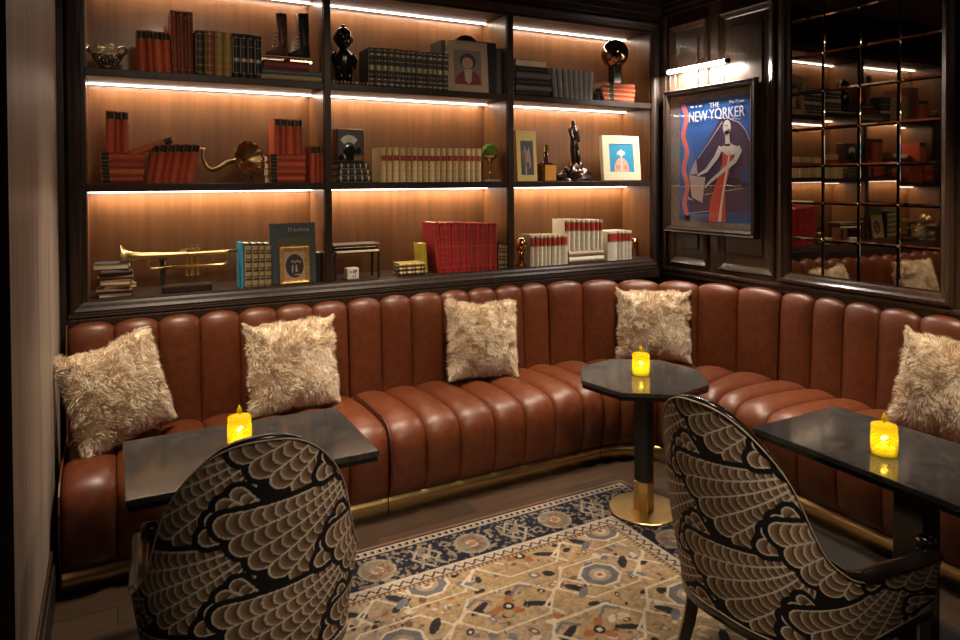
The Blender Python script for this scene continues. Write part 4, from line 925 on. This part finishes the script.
zs=lying(['orange book with black label, top of the pile beside the horn bell','orange book with black label, second down beside the horn bell','orange book with black label, third down beside the horn bell','orange book with black label, bottom of the pile beside the horn bell'],'orange books lying beside the horn',[269.3,269.8,269.4,270],[305.2,304.6,305,304.4],[154.4,161.2,168.2,175.4,182.6],Z,.18,[OR2,OR,OR2,OR],**OB)
standing('orange book standing on the pile beside the horn bell, %s in the group','orange books standing beside the horn',[274,279.8,286.6,293.8,302],[118.5,118.8,119.2,119.6],zs+.0006,.16,[OR,OR2,OR,OR2],**OB)
standing('orange book at the upright end of the middle shelf, %s from the pile','orange books at the upright',[309.5,315.4,320.0,323.6],[145.6,146,146.4],Z,.15,[OR,OR2,(.36,.06,.022)],Yf=YF+.005,**OB)
# ---------- middle shelf, middle bay
zs=lying(['dark gilt banded book, top of the pile under the meter','dark gilt banded book, middle of the pile under the meter','dark gilt banded book, bottom of the pile under the meter'],'dark books under the meter',[338,337,336.5],[368.3,370.4,371.4],[163,169.4,175.8,182.4],Z,.16,[DB,(.03,.022,.018),DB],gilt=[(.06,.12),(.26,.30),(.46,.50),(.66,.70),(.86,.92)],giltc=(.45,.40,.30))
p0=onY(336.8,140,YF); p1=onY(364,140,YF); ht=onY(350,129.2,YF).z-zs; w=p1.x-p0.x
t=thing('electric_meter','black vintage meter with a fan-shaped pale dial on three dark books','meter',(p0.x,YF,zs+.0008))
MB().box(0,w,.004,.10,0,ht).build('case',pm('mahogany box',(.06,.022,.014),rough=.3),t,bevel=.004)
MB().box(.008,w-.008,-.001,.0035,.008,ht-.008).build('panel',pm('grey black fibre panel',(.055,.052,.055),rough=.4),t,bevel=.002)
ar=[];cx,cz_=w*.44,ht*.40
ar=[(cx+w*.42*math.cos(R(a)),cz_+ht*.42*math.sin(R(a))) for a in range(42,139,8)]+[(cx+w*.24*math.cos(R(a)),cz_+ht*.21*math.sin(R(a))) for a in range(138,41,-8)]
MB().prism(ar,lambda a,b,h:(a,h,b),-.004,-.0012).build('dial',pm('ivory dial',(.62,.56,.46),rough=.5),t)
MB().tube([(cx,-.005,cz_+ht*.02),(cx-.012,-.005,cz_+ht*.37)],.0009,n=5).build('needle',M['blackmatte'],t)
Ry=Matrix.Rotation(R(90),4,'X')
MB().lathe([(w*.22,0),(w*.22,.004),(w*.16,.006),(.001,.006)],n=28,c=(cx,-.0015,cz_-.01),mat=Ry).build('dial_boss',M['black'],t,smooth=False)
for kx,kz,kr in ((.15,.16,.10),(.46,.17,.15),(.78,.36,.11)): MB().lathe([(w*kr,0),(w*kr,.012),(w*kr*.8,.016),(.001,.016)],n=20,c=(w*kx,-.0015,ht*kz),mat=Ry).build('knob',M['black'],t)
MB().box(w*.62,w*.92,-.0035,-.0011,ht*.08,ht*.20).build('name_plate',M['oldbrass'],t); MB().box(w*.24,w*.32,-.0035,-.0011,ht*.14,ht*.28).build('switch',M['cream'],t)
for kz in (.22,.74): MB().ball((w+.001+.004,.05,ht*kz),.005,n=10,m=8).build('terminal',M['silver'],t,smooth=True)
CB=(.70,.53,.27)
bd=[380,386.3,392.2,398.8,405.4,411.2,417,422.8,428.4,434.6,440.2,446.3,452,458.2,464.4,469.9,475.6,481.2]
standing('cream gilt book with a red title band, %s from the meter','cream and red law books',bd,[147.6+.05*i for i in range(17)],Z,.15,[CB,(.64,.47,.22),(.76,.59,.31)],band=((.40,.03,.022),.62,.78),ridge=(.10,.24,.38,.52,.90),gilt=[(.04,.05),(.17,.175),(.31,.315),(.45,.455),(.84,.845),(.95,.96)],giltc=(.62,.44,.17))
p=onY(490,152,YF+.06); t=thing('moss_ball_ornament','green moss ball in a gold stemmed cup on the middle shelf','ornament',(p.x,p.y,ZA+.0005)); zb_=p.z-ZA; r_=(onY(498,152,YF+.06).x-onY(482,152,YF+.06).x)/2*.90
ms=MB().ball((0,0,zb_),r_,n=48,m=32)
ms.v=[tuple(Vector((0,0,zb_))+(Vector(v)-Vector((0,0,zb_)))*(1+.10*mnoise.noise(Vector(v)*150))) for v in ms.v]
ms.build('moss_ball',pm('green moss',(.09,.17,.012),rough=.95,var=.6,scale=220,bump=.8),t,smooth=True)
MB().box(-.062,.062,-.04,.04,0,.014).build('plinth',pm('grey marble slab',(.42,.38,.35),rough=.25),t,bevel=.002)
mb=MB().lathe([(.026,.0145),(.026,.018),(.008,.024),(.005,.05),(.009,.058),(.005,.064),(.016,zb_-r_*1.02),(.042,zb_-r_*.86),(.053,zb_-r_*.46),(.056,zb_-r_*.36),(.053,zb_-r_*.36),(.040,zb_-r_*.8),(.01,zb_-r_*.98)],n=28); mb.build('cup',M['gold'],t,smooth=True)
# ---------- middle shelf, bay by the corner
t,w,h,pl=panel_book('yellow book showing a tall dark picture, middle shelf beside the whisky bottle',517.6,537.4,130.8,ZA,YF+.004,.028,(.62,.47,.13),(.055,.05,.065),(.20,.84,.12,.80))
rg=random.Random(3)
for k in range(3): flatart(pl,[E2(w*rg.uniform(.32,.72),h*rg.uniform(.2,.6),w*.035,h*rg.uniform(.08,.14),12) for _ in range(4)],[(.34,.20,.13),(.22,.07,.05),(.40,.30,.22)][k],-.0007-.0004*k)
p=onY(545.8,180,YF+.045); t=thing('whisky_bottle','square amber whisky bottle with an orange label on the middle shelf','bottle',(p.x,p.y,ZA+.0005)); H=onY(545,145,YF+.045).z-ZA; w2=(onY(553.6,170,YF+.045).x-onY(538.6,170,YF+.045).x)/2*.92
MB().box(-w2,w2,-w2*.8,w2*.8,0,H*.475).build('body',pm('whisky filled glass',(.10,.030,.006),rough=.06,coat=.6),t,bevel=.006)
MB().lathe([(w2*.86,H*.476),(w2*.6,H*.52),(w2*.28,H*.58),(w2*.26,H*.80)],n=20).build('neck',pm('brown bottle glass',(.035,.013,.006),rough=.06),t,smooth=True)
MB().lathe([(w2*.34,H*.802),(w2*.36,H*.82),(w2*.36,H*.97),(w2*.30,H),(.001,H)],n=20).build('stopper',M['gold'],t,smooth=False)
MB().box(-w2*.62,w2*.94,-w2*.8-.0016,-w2*.8-.0003,H*.02,H*.44).build('label',bmat((.66,.28,.02),'paper label'),t)
p=onY(574.5,180,YF+.075); t=thing('bronze_statue','dark bronze statue of a twisting figure on a rocky mound, middle shelf','statue',(p.x,p.y,ZA+.0005)); H=onY(570,116.5,YF+.075).z-ZA; w2=(onY(591,175,YF+.075).x-onY(558,175,YF+.075).x)/2
mb=MB().ball((0,0,.012),w2,.062,H*.20,n=36,m=20,jit=.45,seed=2).ball((-.02,-.02,H*.10),w2*.5,.045,H*.16,n=24,m=14,jit=.5,seed=5).ball((.02,.0,H*.17),w2*.42,.04,H*.13,n=24,m=14,jit=.5,seed=8)
mb.v=[(x,y,max(z_,0)) for x,y,z_ in mb.v]; mb.build('rock_base',M['bronze'],t,smooth=True)
me=bpy.data.meshes.new('figure'); 
jt=[(-.004,0,H*.52),(-.006,-.004,H*.62),(-.008,-.008,H*.72),(-.012,-.010,H*.80),(-.016,-.012,H*.86),(-.024,-.014,H*.94),  # pelvis..head 0-5
    (-.026,-.012,H*.50),(-.020,-.020,H*.37),(-.018,-.010,H*.23), (.016,.0,H*.50),(.022,-.022,H*.37),(.016,-.004,H*.22), # legs 6-11
    (-.044,-.014,H*.80),(-.046,-.026,H*.70),(-.030,-.034,H*.64), (.020,-.004,H*.80),(.034,-.006,H*.90),(.028,-.010,H*.72),(.030,-.02,H*.60)]
ed=[(0,1),(1,2),(2,3),(3,4),(4,5),(0,6),(6,7),(7,8),(0,9),(9,10),(10,11),(3,12),(12,13),(13,14),(3,15),(15,17),(17,18)]
rad=[.032,.030,.034,.033,.016,.025,.025,.021,.018,.025,.021,.018,.017,.015,.013,.017,.01,.015,.013]
jt.pop(16); rad.pop(16); ed=[(a if a<16 else a-1,b if b<16 else b-1) for a,b in ed]
me.from_pydata(jt,ed,[]); fo=bpy.data.objects.new('figure',me); COL.objects.link(fo); fo.parent=t; me.materials.append(M['bronze'])
sk=fo.modifiers.new('skin','SKIN'); sk.use_smooth_shade=True
for i,v in enumerate(me.skin_vertices[0].data): v.radius=(rad[i],rad[i]); v.use_root=(i==0)
sb=fo.modifiers.new('sub','SUBSURF'); sb.levels=sb.render_levels=2
a=onY(603.7,134.5,YF); b=onY(641,134.5,YF); h=a.z-ZA-.004; w=b.x-a.x
t=thing('framed_print','cream framed print of a pink gowned doll shape on blue, middle shelf','picture',(a.x+.012,YF+.012,ZA+.0036),(R(-5),0,0))
fb2=lambda a,b,hh:(a,-hh,b)
MB().ring(fb2,0,w,0,h,[(0,-.034),(0,0),(.004,.002),(w*.175,.001),(w*.18,-.003)]).box(.001,w-.001,.030,.034,.001,h-.001).build('frame',pm('cream painted frame',(.66,.54,.36),rough=.5,var=.06),t)
pl=MB().box(w*.18,w*.82,.004,.006,w*.16,h-w*.16).build('print',bmat((.012,.21,.36),'printed picture'),t)
cx=w*.5; b0=w*.185
flatart(pl,[[(cx-w*.20,b0),(cx+w*.20,b0),(cx+w*.19,b0+h*.14),(cx+w*.13,b0+h*.25),(cx+w*.05,b0+h*.31),(cx-w*.05,b0+h*.31),(cx-w*.13,b0+h*.25),(cx-w*.19,b0+h*.14)]],(.56,.30,.24),.0037)
flatart(pl,[E2(cx,b0+h*.40,w*.075,h*.05),[(cx-w*.12,b0+h*.36),(cx-w*.10,b0+h*.44),(cx,b0+h*.50),(cx+w*.10,b0+h*.44),(cx+w*.12,b0+h*.36),(cx+w*.06,b0+h*.42),(cx-w*.06,b0+h*.42)]],(.56,.54,.52),.0033)
flatart(pl,[E2(cx-w*.10,b0+h*.10,w*.06,h*.055),E2(cx+w*.10,b0+h*.10,w*.06,h*.055)],(.42,.21,.13),.0033)
flatart(pl,[[(cx-w*.012,b0),(cx+w*.012,b0),(cx+w*.01,b0+h*.33),(cx-w*.01,b0+h*.33)],E2(cx,b0+h*.345,w*.03,h*.02)],(.62,.52,.46),.0029)
# ---------- ledge, bay by the papered wall
Z=ZL; YL=4.105
lying(['navy covered book on top of the small worn pile by the wall','black and brown book second from the top of the worn pile','worn brown book third from the top of the worn pile','worn tan book turned askew in the middle of the worn pile','worn tan paper-covered book low in the worn pile','worn brown book second from the bottom of the worn pile','worn dark book with tan page edges at the bottom of the pile'],'pile of worn old books',[96,101,97,104,101,95.5,97],[132,132.5,133,134.5,134,132,131],[263.5,269.5,275.4,280,285,289,293,297.6],Z,.13,[(.035,.038,.055),(.05,.028,.02),(.12,.06,.035),(.36,.22,.11),(.30,.17,.08),(.13,.07,.05),(.045,.025,.018)],Yf=YL+.03,rz=[-6,4,-3,-9,7,-2,3],fore=[1,0,0,1,1,0,1])
# trumpet
TY=4.19; tz=lambda px,py:onY(px,py,TY); o0=tz(190,262)
t=thing('trumpet','brass trumpet held level on a dark stand on the ledge','trumpet',(o0.x,TY,ZL+.0005))
tp_=lambda px,py,dy=0.0:(tz(px,py).x-o0.x,dy,tz(px,py).z-ZL)
a=tp_(120.5,254.5); c=tp_(231,254.5); zA=(a[2]+c[2])/2; zBt=tp_(200,266)[2]; xb=a[0]; xe=tp_(222,254)[0]
Rx=Matrix.Rotation(R(90),4,'Y')
MB().lathe([(.0655,0),(.0668,.001),(.0655,.004),(.050,.014),(.037,.030),(.028,.055),(.022,.10),(.018,.17),(.014,.26),(.0105,xe-xb)][::1],n=36,c=(xb,0,zA),mat=Rx,cap=False).build('bell',M['brass'],t,smooth=True)
rb_=(zA-zBt)/2; arc=[(xe+rb_*math.sin(PI*k/10)*1.0,.0,zA-rb_+rb_*math.cos(PI*k/10)) for k in range(11)]
x2=tp_(172,266)[0]; MB().tube(arc+[(x2,0,zBt)],.0105,n=12).build('tubing',M['brass'],t,smooth=True)
xm=tp_(243,252)[0]; x1_=tp_(150,258)[0]
MB().tube([(xm-.02,.022,zA+.004),(x1_+.02,.022,zA-.004)],.0085,n=12).build('lead_pipe',M['brass'],t,smooth=True)
MB().lathe([(.0105,0),(.012,.003),(.008,.014),(.006,.022),(.0055,.07)],n=18,c=(xm,.022,zA+.004),mat=Matrix.Rotation(R(-90),4,'Y')).build('mouthpiece',M['silver'],t,smooth=True)
xs_=tp_(150,262)[0]; MB().tube([(x1_+.02,.022,zA-.004),(xs_,.022,zA-.012),(xs_-.012,.022,(zA+zBt)/2-.01),(xs_+.004,.022,zBt-.004),(x2+.02,.022,zBt),(x2,.0,zBt)],.0095,n=12).build('tuning_slide',M['brass'],t,smooth=True)
for px in (187.5,192.8,198.4):
    x=tp_(px,262)[0]; v=MB().lathe([(.0105,zBt-.055),(.012,zBt-.050),(.012,zBt-.044),(.0108,zBt-.043),(.0108,zA+.022),(.0125,zA+.024),(.0125,zA+.030),(.004,zA+.033)],n=18,c=(x,.010,0)).build('valve',M['brass'],t,smooth=False)
    MB().lathe([(.003,zA+.0335),(.003,zA+.044),(.0095,zA+.045),(.0095,zA+.049),(.001,zA+.050)],n=16,c=(x,.010,0)).build('valve_button',M['silver'],v)
MB().tube([tp_(188,254,.0),(tp_(188,254)[0],-.02,zA+.01),(tp_(184,254)[0],-.022,zA+.028),(tp_(180,254)[0],-.01,zA+.022),(tp_(180,254)[0],.0,zA)],.003,n=6).build('finger_hook',M['brass'],t,smooth=True)
MB().tube([tp_(165,254,.0),tp_(165,265.5,.012)],.004,n=6).build('brace',M['brass'],t)
xs0=onY(162,287,TY+.0).x; xs1=onY(211,287,TY+.0).x
tr=thing('trumpet_stand','low dark wooden stand carrying the brass trumpet','stand',((xs0+xs1)/2,TY,ZL+.0006)); hw=(xs1-xs0)/2
MB().box(-hw,hw,-.05,.05,0,.036).build('base',M['darkwood'],tr,bevel=.003); xq=tz(163,262).x-(xs0+xs1)/2
MB().box(xq-.012,xq+.012,.030,.046,.0365,zA+.004).build('post',M['blackmatte'],tr,bevel=.002)
MB().box(xq-.02,xq+.02,-.012,.030,zA-.030,zA-.018).build('cradle',M['blackmatte'],tr,bevel=.002)
# blue and gold set, green book, frame
standing('black and gold patterned book in a blue edged set, %s from the trumpet mouthpiece','blue and gold set',[244,251.7,258.6,264.6,271.3],[243,243.2,243.2,243.4],Z,.15,[(.025,.028,.03),(.030,.03,.03)],Yf=YL+.008,gilt=[(.03,.05),(.07,.17),(.22,.24),(.27,.36),(.41,.43),(.46,.56),(.61,.63),(.66,.76),(.80,.82),(.85,.95)],giltc=(.40,.31,.16))
a=onY(240.6,243,YL+.008); b=onY(243.6,243,YL+.008); book('turquoise book at the trumpet end of the black and gold set','blue and gold set',(a.x,YL+.008,Z+.0005),b.x-a.x,a.z-Z,.152,(.03,.25,.36))
t,w,h,pl=panel_book('large dark green book facing out behind a small gilt frame',270,316,223.5,ZL,YL+.045,.022,(.040,.052,.058),(.075,.072,.022),(.17,.88,.32,.76))
flatart(pl,[E2(w*.50,h*.56,w*.09,h*.10),[(w*.36,h*.34),(w*.62,h*.34),(w*.56,h*.50),(w*.42,h*.50)]],(.15,.085,.045),-.0007)
rg=random.Random(8)
flatart(pl,[[(w*u0,h*.86),(w*(u0+du),h*.86),(w*(u0+du),h*(.86+dh)),(w*u0,h*(.86+dh))] for u0,du,dh in ((.40,.03,.075),(.46,.02,.075),(.52,.05,.045),(.59,.04,.04),(.65,.06,.05),(.73,.05,.04),(.80,.06,.045))],(.20,.19,.18),-.0007,'lettering_mark')
a=onY(280.2,246.5,YL); b=onY(310.6,246.5,YL); h=(a.z+b.z)/2-ZL-.001; w=b.x-a.x
t=thing('photo_frame','small gilt frame with a dark old photograph in front of the green book','picture',(a.x,YL+.008,ZL+.0024),(R(-7),0,0))
MB().ring(fb2,0,w,0,h,[(0,-.014),(0,0),(.004,.005),(.010,.006),(.018,.001),(.022,.001),(.026,-.004)]).box(.001,w-.001,.011,.0145,.001,h-.001).build('frame',pm('worn gilt frame',(.46,.27,.09),rough=.38,metal=.6,var=.3,scale=60),t)
pl=MB().box(.02,w-.02,.005,.007,.02,h-.02).build('photograph',bmat((.30,.19,.10),'old photograph'),t)
flatart(pl,[E2(w*.50,h*.48,w*.30,h*.31)],(.012,.009,.008),.0047)
flatart(pl,[E2(w*(.42+.085*k),h*(.60-.02*(k%2)),w*.028,h*.035,10) for k in range(4)]+[[(w*.40,h*.30),(w*.44,h*.30),(w*.45,h*.5),(w*.41,h*.5)],[(w*.52,h*.32),(w*.60,h*.32),(w*.57,h*.5),(w*.53,h*.5)],[(w*.48,h*.235),(w*.70,h*.235),(w*.70,h*.26),(w*.48,h*.26)]],(.32,.22,.15),.0043)
a=onY(315.6,253,YL+.06); b=onY(323.2,253,YL+.06); book('black book standing at the upright beside the green book','black book',(a.x,YL+.06,Z+.0005),b.x-a.x-.001,a.z-Z,.13,(.010,.009,.010)).pop('group',None)
# ---------- ledge, middle bay
a=onY(333.5,246,YL+.02); b=onY(380.6,246,YL+.02); w=b.x-a.x; h=onY(357,244,YL+.03).z-ZL
t=thing('toy_piano','miniature dark wooden piano on thin legs on the ledge','toy piano',(a.x,YL+.02,ZL+.0005))
MB().box(0,w,.0,.15,h-.010,h).build('lid',pm('worn grey brown wood',(.12,.085,.07),rough=.35),t,bevel=.002)
MB().box(.008,w-.008,.03,.145,h-.05,h-.0105).build('case',M['darkwood'],t,bevel=.002)
MB().box(.012,w-.012,-.008,.0295,h-.058,h-.051).build('key_bed',M['darkwood'],t)
MB().box(.016,w-.016,-.012,.029,h-.0505,h-.040).build('keyboard',M['cream'],t,bevel=.001)
mb=MB()
for k in range(16):
    if k%7 not in (2,6): mb.box(.022+k*(w-.05)/16,.027+k*(w-.05)/16,.004,.029,h-.0398,h-.036)
mb.build('black_keys',M['black'],t)
MB().tube([(.012,.02,h-.020),(w-.012,.02,h-.020)],.004,n=8).build('music_rail',M['silver'],t)
for lx in (.004,w-.018):
    for ly in (.0,.125): MB().box(lx,lx+.014,ly,ly+.014,0,h-.0585 if ly<.05 else h-.0505).build('leg',M['darkwood'],t,bevel=.001)
a=onY(347.6,279,YL+.005); b=onY(360.2,279,YL+.005); w=b.x-a.x; h=onY(353,268,YL+.005).z-ZL
t=thing('white_cube','small white rounded cube with dark marks under the toy piano','ornament',(a.x+w/2,YL+.012,ZL+.0005),(0,0,R(8)))
MB().box(-w/2,w/2,0,.055,0,h).build('body',pm('white bone china',(.62,.54,.48),rough=.35,var=.05),t,bevel=.008)
mb=MB()
for u0,v0,u1,v1 in ((-.30,.62,-.16,.72),(-.02,.55,.10,.80),(.16,.52,.20,.82),(.20,.66,.30,.78),(-.06,.22,.06,.34),(.14,.2,.17,.46)): mb.prism([(w*u0,h*v0),(w*u1,h*v0),(w*u1,h*v1),(w*u0,h*v1)],lambda p,q,hh:(p,hh,q),-.0007,-.0002)
mb.build('dark_marks',M['blackmatte'],t)
lying(['small yellow edged book, top of the little pile before the red set','small dark gilt book, middle of the little pile before the red set','small dark gilt book, bottom of the little pile before the red set'],'little gilt books',[398.5,398,398.4],[424.5,425,424.6],[259.6,263.6,267.6,272.2],Z,.10,[(.30,.22,.05),(.05,.035,.03),(.05,.035,.03)],Yf=YL+.03,gilt=[(.08,.12),(.2,.34),(.42,.46),(.52,.66),(.76,.8),(.86,.95)],giltc=(.50,.34,.13))
a=onY(421.3,243.5,YL+.09); b=onY(427.8,243.5,YL+.09); book('small yellow book leaning upright against the red set','yellow',(a.x,YL+.09,Z+.0008),b.x-a.x,a.z-Z-.002,.10,(.42,.34,.03),rot=(0,R(-4),0)).pop('group',None)
px=[433,439.4,445.2,451.4,457.4,461.8,466.3,470.7,475.1,479.8,484,488.4,492.7,496.8]
standing('tall red book with faint gilt bands, %s from the yellow book','tall red encyclopedia set',px,[222.6+.05*i for i in range(13)],Z,.185,[(.27,.007,.013),(.23,.007,.011),(.31,.010,.015)],Yf=YL+.012,lean=[-5.5,-4,-2.6,-1.4,-.7]+[0]*8,gilt=[(.10,.108),(.52,.535),(.88,.89),(.93,.936)],giltc=(.42,.16,.07),ridge=(.2,.36,.68,.8))
standing('small black and gold banded book, %s beyond the tall red set','small black and gold books',[497.8,501,504.8,508.3],[242.6,243,243.2],Z,.12,[(.03,.024,.018)],Yf=YL+.02,gilt=[(.03,.10),(.2,.32),(.4,.44),(.5,.62),(.7,.74),(.8,.93)],giltc=(.40,.31,.15))
# ---------- ledge, bay by the corner
WB=(.74,.67,.51); WK=dict(band=((.42,.035,.02),.66,.90),gilt=[(.635,.65),(.91,.925)],giltc=(.16,.03,.02))
pxw=[530.3,534.8,539,542.9,547,551.4,556.4,560.8,568]
standing('white book with red label, %s from the copper bookend in the front row','white books with red labels, front row',pxw,[235,235,234.9,234.8,234.7,234.6,234.5,234.4],Z,.17,[WB,(.69,.62,.46)],Yf=YL+.006,**WK)
zs=lying(['white book with red edges lying on top beneath the raised white row','white book lying lower beneath the raised white row'],'white books lying beneath the raised row',[568.6,568.6],[603,603.2],[250.6,256.6,262.8],Z,.17,[(.52,.40,.27),WB],Yf=YL+.02)
pxr=[564.6,570.4,575.4,580.4,585.2,590.2,595,599,602.3]
standing('white book with red label, %s from the copper bookend end of the raised row','white books with red labels, raised row',pxr,[219.4,219.4,219.5,219.5,219.6,219.6,219.7,219.8],zs+.0006,.16,[WB,(.69,.62,.46)],Yf=YL+.022,**WK)
standing('white book with red label, %s of the five beside the copper mug','white books with red labels, end group',[607.3,617.2,620.8,624.3,627.9,632],[231,230.8,230.7,230.6,230.6],Z,.17,[WB,(.69,.62,.46)],Yf=YL+.008,**WK)
M['copper']=pm('polished copper',(.72,.34,.13),rough=.14,metal=1,var=.15)
p=onY(521,266,YL+.065); t=thing('copper_bookend','shiny copper bookend with a rounded head at the start of the white books','bookend',(p.x,p.y,ZL+.0005)); H=onY(521,238,YL+.065).z-ZL
MB().box(-.034,.034,-.045,.045,0,.010).build('base',M['copper'],t,bevel=.002)
MB().lathe([(.034,.0105),(.024,.03),(.024,H*.4),(.030,H*.55)],n=20).build('neck',M['copper'],t,smooth=True)
MB().ball((-.003,-.005,H*.76),.046,.052,H*.27,n=28,m=18).ball((-.003,-.058,H*.70),.015,.016,.02,n=12,m=8).build('head',M['copper'],t,smooth=True)
p=onY(633.5,258,YL+.19); t=thing('copper_mug','polished copper mug with a ring handle behind the last white books','mug',(p.x,p.y,ZL+.0005)); H=onY(636,238,YL+.19).z-ZL
MB().lathe([(.036,0),(.040,.004),(.041,H*.7),(.043,H),(.040,H),(.037,H*.1),(.001,H*.08)],n=32).build('body',M['copper'],t,smooth=True)
rr_=.042; MB().tube([(.043+rr_*.55-rr_*math.cos(R(a))*1.0,0,H*.5+rr_*math.sin(R(a))) for a in range(40,321,20)][::1],.006,n=10).build('handle',M['copper'],t,smooth=True)
# ================================================================== LIGHTS
w=bpy.data.worlds.new('dim room air'); S.world=w; w.use_nodes=True; w.node_tree.nodes['Background'].inputs[0].default_value=(.9,.8,.7,1); w.node_tree.nodes['Background'].inputs[1].default_value=.0
def spot(loc,aim,e,size=70,blend=.8,col=(1,.80,.60),soft=.16):
    l=bpy.data.lights.new('ceiling downlight','SPOT'); l.energy=e; l.spot_size=R(size); l.spot_blend=blend; l.color=col; l.shadow_soft_size=soft
    o=bpy.data.objects.new('ceiling_downlight',l); COL.objects.link(o); o.location=loc; o.rotation_euler=(Vector(aim)-Vector(loc)).to_track_quat('-Z','Y').to_euler()
for a in SPOTS: spot(*a)
l=bpy.data.lights.new('picture lamp light','AREA'); l.shape='RECTANGLE'; l.size=LA.y-LB.y; l.size_y=.02; l.energy=LAMPW; l.color=(1,.9,.8)
o=bpy.data.objects.new('picture_lamp_light',l); COL.objects.link(o); o.location=(LXc+.0,LO.y,zl-.018); o.rotation_euler=(0,R(-12),R(0)); 
l.shape='RECTANGLE'; l.size,l.size_y=.02,LA.y-LB.y
l=bpy.data.lights.new('room fill light','AREA'); l.shape='RECTANGLE'; l.size=2.6; l.size_y=2.2; l.energy=ROOMW; l.color=(1,.84,.68)  # added soft fill for the whole room, no fixture of its own
o=bpy.data.objects.new('room_fill_light',l); COL.objects.link(o); o.location=(1.7,-.6,3.2); o.rotation_euler=(R(25),0,0)
# ================================================================== CAMERA
cd=bpy.data.cameras.new('camera'); cam=bpy.data.objects.new('camera',cd); COL.objects.link(cam); S.camera=cam
cd.sensor_fit='HORIZONTAL'; cd.sensor_width=36; cd.lens=FPX/960*36; cd.shift_y=-(320-CY)/960; cd.clip_start=.02
m=Matrix.Identity(4)
for i in range(3): m[i][0]=CM[0][i]; m[i][1]=-CM[1][i]; m[i][2]=-CM[2][i]; m[i][3]=(0,0,EYE)[i]
cam.matrix_world=m
S.view_settings.view_transform='Standard'; S.view_settings.look='None'; S.view_settings.gamma=1; S.view_settings.exposure=EXPO; S.view_settings.use_curve_mapping=False
S.cycles.use_denoising=True; S.cycles.max_bounces=8; S.cycles.sample_clamp_indirect=4; S.cycles.caustics_refractive=False; S.cycles.caustics_reflective=False
